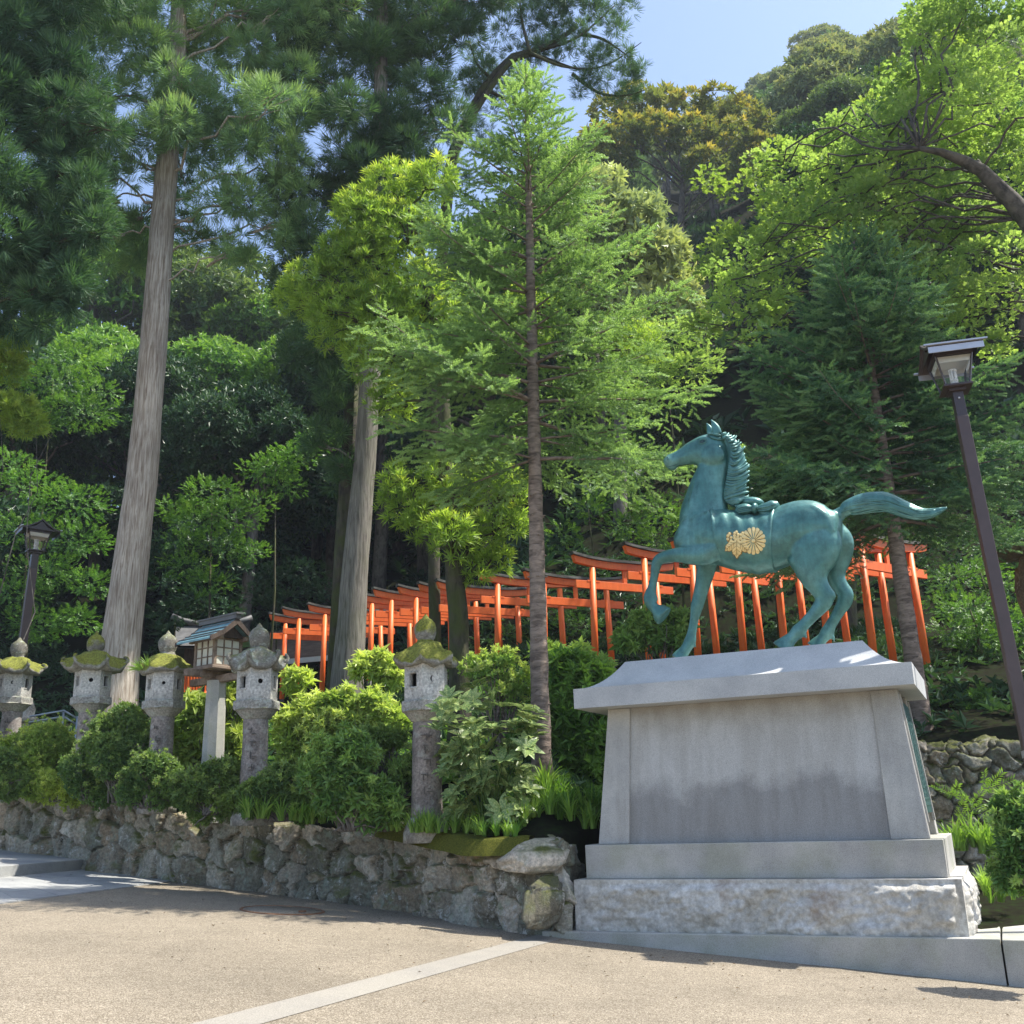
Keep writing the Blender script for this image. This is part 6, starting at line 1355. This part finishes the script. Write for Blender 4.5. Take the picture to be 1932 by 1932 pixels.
for lb_, b, Y, m in [
    ('sunlit yellow green azalea mound between the two leftmost stone lanterns', [(50, 1400, 50), (100, 1395, 45), (75, 1440, 58)], 18.2, L_AZB),
    ('dark low azalea at the left edge under the farthest stone lantern', [(5, 1440, 42), (30, 1465, 30)], 17.9, L_AZ),
    ('full dark green azalea dome in front of the pale cedar trunk', [(200, 1385, 50), (240, 1370, 48), (225, 1425, 62), (270, 1400, 40)], 16.6, L_AZ),
    ('olive azalea below the second stone lantern near the wall edge', [(160, 1445, 40), (185, 1470, 38)], 16.9, L_AZ),
    ('rounded azalea covering the foot of the lantern left of the wooden lamp', [(285, 1445, 46), (310, 1475, 42), (260, 1470, 36)], 15.4, L_AZ),
    ('wide green azalea in front of the granite lamp post', [(365, 1475, 42), (410, 1465, 46), (440, 1500, 42), (390, 1505, 40)], 15.0, L_AZ),
    ('loose azalea right of the lamp post at the foot of the lichen covered lantern', [(490, 1500, 40), (530, 1470, 46), (560, 1505, 38)], 14.6, L_AZ),
    ('small pale green azalea tuft at the edge of the wall by the left lanterns', [(95, 1475, 28), (130, 1490, 24)], 17.6, L_AZB),
    ('dark azalea directly left of the nearest stone lantern', [(735, 1400, 42), (750, 1450, 38), (700, 1390, 40)], 14.0, L_AZ)]:
    shrub('azalea_shrub', lb_, 'azalea', [(x_, y_+14, q_*.93) for x_, y_, q_ in b], Y, TAZ, .06, 560, m, group=gA, tipk=.9, inner=.25, sub_=8)
shrub('broadleaf_shrub', 'glossy green small leaved bush on the wall edge left of the nearest stone lantern', 'shrub', [(650, 1440, 52), (690, 1480, 60), (640, 1500, 45), (710, 1525, 42), (610, 1460, 40)], 13.3, TBL, .11, 210, L_BOX, tipk=.5, sub_=8)
shrub('bright_shrub', 'large sunlit lime green leafy shrub between the two right stone lanterns', 'shrub', [(590, 1360, 38), (640, 1352, 42), (700, 1348, 38), (620, 1390, 50), (680, 1390, 50), (570, 1400, 42), (735, 1372, 30), (548, 1370, 26), (600, 1430, 46), (560, 1440, 38)], 16.2, TBL, .13, 190, L_BRT, tipk=.9, sub_=8, jit=.25)
shrub('bright_shrub', 'pale yellow leafed sprigs in front of the base of the double cedar trunk', 'shrub', [(690, 1265, 24), (735, 1275, 26), (715, 1250, 18), (560, 1290, 22)], 16.8, TBL, .15, 120, L_BRT, tipk=1.3, stems=3)
shrub('hydrangea', 'sunlit broad leaved bush left of the granite lamp post', 'shrub', [(355, 1355, 40), (375, 1400, 36), (345, 1420, 28), (385, 1350, 24)], 17.4, TAU, .17, 75, L_BRT, tipk=.7)
shrub('variegated_shrub', 'yellowish leafed bush between the granite lamp post and the lichen covered lantern', 'shrub', [(435, 1330, 30), (430, 1390, 34), (445, 1430, 26), (450, 1290, 26)], 17.2, TAU, .15, 80, L_AZB, tipk=1.)
# spotted laurel
s_ = NT('spotted_laurel_leaf'); g_ = s_.t.nodes.new('ShaderNodeNewGeometry'); _c = s_.mix(g_.outputs['Random Per Island'], (.13, .23, .07), (.24, .34, .10)); _sp = s_.ramp(s_.noise(48, 4, .8), [(.51, 0.), (.56, 1.)]); _c = s_.mix(s_.math('MULTIPLY', _sp, .8), _c, (.5, .55, .2))
p_ = s_.n('ShaderNodeBsdfPrincipled', i_Roughness=.35); s_.t.links.new(_c, p_.inputs['Base Color']); tt2 = s_.n('ShaderNodeBsdfTranslucent'); s_.t.links.new(_c, tt2.inputs[0]); mx = s_.n('ShaderNodeMixShader', i_Fac=.25, i_1=p_.outputs[0], i_2=tt2.outputs[0]); s_.t.links.new(mx.outputs[0], s_.out.inputs[0]); M_AUC = s_.m
def fine_leaf(n=6, L_=1., W_=.36, sp=1.5, mn=.9, seed=3):
    """larger leaves made of eight facets with a midrib fold"""
    r = np.random.default_rng(seed); V = []; Q = []
    for i in range(n):
        a = 2*PI*i/n+r.uniform(-.3, .3); p = r.uniform(mn, sp); d = A(math.sin(p)*math.cos(a), math.sin(p)*math.sin(a), math.cos(p)); nn = A(-math.cos(p)*math.cos(a), -math.cos(p)*math.sin(a), math.sin(p)); s = np.cross(d, nn); k = L_*r.uniform(.75, 1.2); b = len(V)
        for j, (f, w_) in enumerate(((0, .04), (.15, .25), (.4, .5), (.65, .46), (.85, .22), (1, .01))):
            c = d*(.08+f)*k-nn*.28*k*f*f; V += [c-s*w_*W_*k+nn*.05*k*w_*2, c, c+s*w_*W_*k+nn*.05*k*w_*2]
        for j in range(5):
            for e in (0, 1): q = b+j*3+e; Q.append((q, q+3, q+4, q+1))
    return np.array(V), np.array(Q)
TF = fine_leaf(8, 1., .44)
t = thing('spotted_laurel', 'large leaved laurel shrub speckled with yellow spots right of the nearest stone lantern', 'laurel shrub', at(925, 1560, 12.9)-A(0, 0, .1)); mb = MB(); sm = MB(); g0 = np.array(t.location)
pos = []; zd = []
for (x, y) in [(870, 1330), (905, 1320), (945, 1335), (985, 1340), (860, 1375), (895, 1365), (930, 1370), (965, 1375), (1000, 1370), (850, 1415), (885, 1410), (920, 1415), (960, 1410), (990, 1405), (870, 1455), (905, 1460), (940, 1455), (975, 1450), (845, 1450), (865, 1495), (900, 1500), (935, 1495), (965, 1490), (880, 1535), (915, 1540), (945, 1530), (895, 1295), (860, 1530), (980, 1520), (1010, 1345), (880, 1390), (950, 1435), (910, 1480), (850, 1345)]:
    p = at(x, y, 12.9+rng.uniform(-.3, .35)); pos.append(p); zd.append(unit((p-g0)*A(.6, .6, .5)+A(0, -.25, .2)+rng.normal(size=3)*.2)); limb(sm, g0+A(rng.normal()*.05, rng.normal()*.05, 0), p, .010, .005, .05, 6, .04)
pos = np.array(pos); scatter(mb, TF, pos, np.array(zd), rng.uniform(.17, .23, len(pos)), 0.); scatter(mb, TF, pos+rng.normal(size=pos.shape)*.09, np.array(zd)+rng.normal(size=pos.shape)*.4, rng.uniform(.14, .2, len(pos)), 0.); scatter(mb, TF, pos+rng.normal(size=pos.shape)*.07-A(0, 0, .07), np.array(zd), rng.uniform(.14, .2, len(pos)), 0.)
tbuild(mb, 'foliage', M_AUC, t); tbuild(sm, 'stems', leaf_mat('green_stem', (.05, .10, .02), (.08, .14, .03)), t)
shrub('broadleaf_shrub', 'dark glossy broad leaved bush against the left side of the plinth', 'shrub', [(1080, 1290, 42), (1110, 1330, 44), (1060, 1350, 44), (1100, 1400, 48), (1060, 1430, 42), (1110, 1460, 40), (1070, 1270, 36), (1120, 1290, 30), (1010, 1400, 40)], 14.9, TBL, .17, 75, L_UND, tipk=.3)
shrub('broadleaf_shrub', 'light leafy sprigs reaching over the left end of the plinth cap', 'shrub', [(1090, 1245, 24), (1130, 1262, 20), (1060, 1250, 20), (1030, 1240, 24)], 15.5, TBL, .15, 90, L_BRT, tipk=.3)
shrub('wispy_shrub', 'thin pale twiggy shrub between the dark mossy trunk and the spruce trunk', 'shrub', [(920, 1270, 34), (890, 1260, 22), (950, 1250, 26), (980, 1290, 30), (960, 1310, 30)], 15.8, TAZ, .08, 130, L_BRT, tipk=.9, inner=.1, jit=.35, stems=8, stemmat=M_BKS)
shrub('broadleaf_shrub', 'leafy green bush growing below the raised hoof behind the plinth', 'shrub', [(1215, 1180, 24), (1250, 1172, 22), (1290, 1180, 22), (1230, 1205, 26), (1275, 1210, 26), (1185, 1215, 22)], 17.5, TBL, .15, 80, L_BOX, tipk=.8)
shrub('box_shrub', 'bright green clipped box bush at the right edge beside the plinth', 'shrub', [(1920, 1540, 36), (1925, 1600, 48), (1930, 1655, 46), (1960, 1570, 60)], 9.6, TAZ, .075, 420, L_BOX, tipk=.9, sub_=7)
shrub('small_bush', 'small round dim bush on top of the mossy wall at the right', 'shrub', [(1850, 1345, 36), (1830, 1360, 26), (1875, 1365, 26)], 17.2, TAZ, .10, 170, L_UND, tipk=.3)
# understory trees and sprays in the shade
TSP = T_spray(9, .9, .40, .24, 1.05, 6, .08)
def under(label, blobs, Y, mat, size=.24, dens=26, tipk=.6, name='understory_tree'):
    return shrub(name, label, 'understory tree', [(b[0], b[1], b[2], b[3] if len(b) > 3 else 0, b[2]*.38) for b in blobs], Y, TSP, size*.8, dens*1.6, mat, upb=.12, rnd=.3, tipk=tipk, stems=1, under=.7, flat=True, inner=.2, jit=.3, deep=1., stemmat=M_BKD)
under('layered leafy understory tree beside the distant street lamp at the left edge', [(60, 920, 60), (130, 950, 70), (40, 1000, 55), (150, 1020, 60), (90, 1080, 65), (30, 1120, 55), (170, 1100, 50), (70, 1180, 60), (20, 880, 50), (140, 1170, 50)], 25.5, L_UND)
under('bright maple like sprays hanging right of the pale cedar trunk', [(400, 930, 60), (440, 975, 60), (370, 985, 60), (340, 1020, 40), (480, 950, 40), (420, 1030, 50), (350, 1070, 50), (470, 1040, 40), (390, 1100, 45), (330, 960, 40)], 25., L_UND, .22, 30, .9)
under('dim understory tree in the hollow between the two cedars', [(520, 880, 50), (560, 860, 50), (600, 830, 40), (540, 920, 40), (490, 890, 40)], 27., L_UND, tipk=.7)
under('low dark leafed tree behind the leftmost torii gates', [(520, 1090, 45), (570, 1080, 48), (490, 1120, 40), (600, 1110, 40), (540, 1130, 40)], 31.5, L_EVD)
under('shady understory tree right of the pale trunk near its foot', [(330, 1160, 45), (370, 1130, 45), (420, 1150, 40), (310, 1100, 30)], 26., L_EVD)
under('pale lit sprays on the dark bank right of the statue tail', [(1830, 1150, 55), (1890, 1170, 55), (1800, 1190, 45), (1860, 1210, 50), (1910, 1230, 40)], 20.5, L_UND, .2, 36, .8)
under('leafy boughs on the dark slope behind the right lamp post', [(1850, 1080, 45), (1900, 1110, 45), (1800, 1090, 40), (1780, 1140, 40)], 22., L_UND, .2, 32, .4)
under('leafy understory tree in the shade between spruce trunk and torii gates', [(1110, 960, 45), (1180, 990, 50), (1240, 960, 50), (1150, 920, 45), (1060, 1010, 40), (1240, 1020, 45), (1300, 980, 45)], 25., L_UND, .24, 26, .3)
under('leafy understory tree behind the horse hind quarters', [(1440, 930, 50), (1500, 900, 55), (1560, 940, 50), (1400, 900, 45), (1460, 990, 40), (1640, 1020, 45), (1700, 960, 45)], 24., L_UND, .24, 26, .3)
under('dim leafy tree behind the torii posts left of the plinth', [(1060, 1150, 40), (1100, 1180, 40), (1010, 1180, 36), (1040, 1220, 36), (960, 1200, 34)], 25.5, L_UND, .2, 30, .8)
under('sunny understory tree in front of the hillside left of the tall trunk', [(100, 720, 60), (60, 790, 55), (150, 780, 60), (30, 700, 45), (140, 680, 50), (190, 740, 40)], 28., L_UND, .26, 24, 1.)
under('light green layered tree beyond the slim spruce at right', [(1250, 640, 60), (1310, 620, 50), (1220, 700, 60), (1290, 700, 60), (1330, 680, 40), (1200, 760, 50)], 26., L_MAP, .24, 28, 1.)
# left edge juniper cloud
shrub('cloud_pruned_pine', 'yellowish cloud shaped conifer tufts at the left edge above the distant lamp', 'conifer', [(20, 775, 42, 0, 26), (50, 800, 32, 0, 20), (10, 700, 34, 0, 24), (0, 650, 40, 0, 26)], 20., TB, .16, 90, L_POD, tipk=.7, stems=2, stemmat=M_BKG)
# grasses and ground cover
def T_grass(n=22, seed=1):
    r = np.random.default_rng(seed); V = []; Q = []
    for i in range(n):
        a = r.uniform(0, 2*PI); L_ = r.uniform(.6, 1.1); lean = r.uniform(.15, .8); w_ = r.uniform(.018, .03); d = A(math.cos(a), math.sin(a), 0); s = A(-math.sin(a), math.cos(a), 0); b = len(V); o = d*r.uniform(0, .12)
        for j in range(6):
            f = j/5; c = o+d*L_*lean*f**1.7+A(0, 0, 1)*L_*(f-.52*lean*f**2.6); ww = w_*(1-f**2)*(1 if j else .7)+.001; V += [c-s*ww, c+s*ww]
        Q += [(b+2*j, b+2*j+1, b+2*j+3, b+2*j+2) for j in range(5)]
    return np.array(V), np.array(Q)
TG = [T_grass(26, 1), T_grass(20, 2)]
def tuft(label, pts, Y, h, nper=1, mat=L_GR, group='leafy grass clumps along the wall top'):
    b = at(pts[0][0], pts[0][1], Y); b[2] = ground_at(b[0], b[1])-.02 if b[0] < 3.5 else b[2]; t = thing('grass_clump', label, 'grass clump', b, 0, group); mb = MB()
    for (x, y) in pts:
        p = at(x, y, Y+rng.uniform(-.12, .12))
        if b[0] < 3.5: p[2] = ground_at(p[0], p[1])-.02
        for k in range(nper): q = p+A(rng.normal()*.10, rng.normal()*.10, 0); scatter(mb, TG[k % 2], q[None], A(rng.normal()*.12, rng.normal()*.12, 1)[None], h*rng.uniform(.75, 1.15), rng.random()*.7)
    tbuild(mb, 'blades', mat, t); return t
for lb_, pts, Y, h in [
    ('arching bright grass clump against the lower left corner of the plinth', [(1050, 1560), (1075, 1575), (1095, 1560), (1030, 1570)], 12.9, .42), ('grass clump at the foot of the spruce trunk', [(1000, 1570), (980, 1575), (1020, 1580)], 12.7, .36),
    ('low grass under the spotted laurel', [(960, 1590), (935, 1585), (905, 1580), (985, 1592)], 12.5, .28), ('grass at the base of the nearest stone lantern', [(860, 1565), (840, 1560), (880, 1572), (820, 1555)], 12.8, .28),
    ('grass left of the nearest stone lantern above the moss', [(770, 1550), (745, 1545), (790, 1552)], 13.3, .26), ('grass strip at the wall edge in front of the lime green shrub', [(520, 1525), (545, 1530), (575, 1535), (600, 1540), (500, 1520)], 14.6, .26),
    ('grass between the azaleas below the wooden lamp', [(340, 1520), (320, 1515), (360, 1520), (465, 1530)], 15.9, .3), ('grass clump on the wall edge below the second stone lantern', [(215, 1495), (235, 1500), (255, 1500), (200, 1490)], 16.9, .34),
    ('pale iris leaves between the two leftmost azaleas', [(110, 1470), (130, 1475), (90, 1465)], 17.9, .34), ('iris like leaves at the wall edge right of the lantern fern', [(290, 1505), (305, 1510), (275, 1505)], 16.3, .3)]:
    tuft(lb_, pts, Y, h, 3)
for lb_, pts, h in [('grass clump in the shady bed right of the plinth', [(1800, 1600), (1825, 1605), (1850, 1610), (1870, 1615)], .5), ('second lower grass clump by the kerb at the right', [(1840, 1680), (1870, 1690), (1900, 1700)], .35)]:
    tuft(lb_, pts, 13.2 if h > .4 else 11.6, h, 3, group='grass clumps right of the plinth')
for lb_, pts, Y, h in [('arching grass filling the bed edge between the azaleas and the glossy bush', [(560, 1520), (585, 1525), (610, 1535), (540, 1515), (500, 1530), (475, 1525)], 14.3, .36),
    ('tall grass fringe at the wall edge in front of the nearest lantern', [(820, 1565), (800, 1560), (775, 1555), (845, 1572)], 12.95, .34), ('dense arching grass to the left of the plinth base', [(1040, 1530), (1070, 1540), (1100, 1545), (1020, 1545), (1085, 1560)], 13.4, .5),
    ('grass strip on the wall top at the far left', [(30, 1485), (60, 1488), (10, 1482), (150, 1492)], 18.4, .32), ('sedge tuft between the olive azalea and the dark dome', [(330, 1500), (225, 1480), (245, 1490)], 16.4, .36)]:
    tuft(lb_, pts, Y, h, 3)
# fern on the roof of the third lantern
tp = at(268, 1262, 16.1); t = thing('fern', 'tufted fern growing on the roof edge of the lantern left of the wooden lamp', 'fern', tp); mb = MB(); scatter(mb, TG[0], np.array([tp, tp+A(.1, 0, .02), tp+A(-.05, .05, 0)]), np.array([[-.6, -.3, .6], [-.2, -.4, .8], [-.9, 0, .3]]), .26, .5); tbuild(mb, 'fronds', L_GR, t)
# ferns on the back wall
TFN = T_spray(22, 1., .26, .07, 1.35, 8, .05)
for i, (x, y, z) in enumerate([(1810, 1545, (.6, -.6, .5)), (1835, 1520, (-.5, -.6, .5)), (1800, 1500, (-.7, -.5, .3)), (1880, 1530, (.5, -.6, .6)), (1860, 1490, (.3, -.7, .5)), (1905, 1560, (-.3, -.7, .6))]):
    p = at(x, y, 14.25); t = thing('fern', 'feathery fern growing out of the dark mossy rubble wall', 'fern', p, 0, 'ferns on the mossy wall'); mb = MB(); scatter(mb, TFN, np.array([p, p, p]), np.array([z, A(*z)+A(.6, 0, -.1), A(*z)+A(-.6, 0, .1)]), .38, .5); tbuild(mb, 'fronds', L_UND, t)
# ground cover over the bed and slope (nobody could count it)
def cover(name, label, n, region, T, size, mat, tintf=.5):
    X = rng.uniform(region[0], region[1], n); V = rng.uniform(region[2], region[3], n)**1.0; Y = wallY(X)+V; Z = hill(X, Y); keep = vnoise(X*.8+30, Y*.8+30, 9) > .42
    X, Y, Z = X[keep], Y[keep], Z[keep]; mb = MB(); z = np.stack([rng.normal(size=len(X))*.4, rng.normal(size=len(X))*.4-.2, np.ones(len(X))], 1)
    scatter(mb, T, np.stack([X, Y, Z+.02], 1), z, size*rng.uniform(.6, 1.4, len(X)), rng.random(len(X))*tintf); o = mb.build(name, mat); return tag(o, label or None, 'ground cover', kind='stuff')
cover('ground_cover', 'low leafy ground cover between the garden shrubs', 9000, (-13, 1.2, .15, 9), TBL, .13, L_UND); cover('ground_grass', 'short grass along the top of the stone wall', 2600, (-13, 1., .1, 4), TG[1], .16, L_GR)
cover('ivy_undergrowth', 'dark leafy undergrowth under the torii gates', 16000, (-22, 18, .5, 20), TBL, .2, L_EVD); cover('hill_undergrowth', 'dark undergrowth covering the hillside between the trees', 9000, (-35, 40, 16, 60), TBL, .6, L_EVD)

# fallen leaves and grit on the plaza, thickest along the wall and kerb
n = 520; X = rng.uniform(-9, 5, n); f = rng.random(n)**2.4; Yf = np.where(X < .4, wallY(X)-.35, 11.2-.4*(X-.4)); Y = Yf-f*6; m_ = (Y > 4); X, Y = X[m_], Y[m_]
Lf = mkT([leafq(A(0, 0, 0), A(0, 0, 1), A(0, 1, 0), 1., .45, .2, .1)]); mb = MB(); zz = rng.normal(size=(len(X), 3))*A(1, 1, .12); scatter(mb, Lf, np.stack([X, Y, gz(X, Y)+.012], 1), zz, rng.uniform(.015, .045, len(X)), 0., A(0, 0, 1))
tag(mb.build('fallen_leaves', plain('dry_leaf', (.13, .085, .04), .8, .5, 3)), 'scattered small dry leaves on the plaza along the wall foot', 'fallen leaves', kind='stuff')

HAZE = True
if HAZE:
    s_ = NT('haze_air'); v_ = s_.n('ShaderNodeVolumePrincipled'); v_.inputs['Density'].default_value = .0005; v_.inputs['Color'].default_value = (.78, .86, 1, 1); v_.inputs['Anisotropy'].default_value = .2
    s_.t.links.new(v_.outputs[0], s_.out.inputs['Volume'])
    mb = MB(); mb.box((0, 70, 64), (420, 260, 142)); tag(mb.build('haze', s_.m), 'thin summer haze in front of the high wooded ridge', 'haze', kind='stuff')
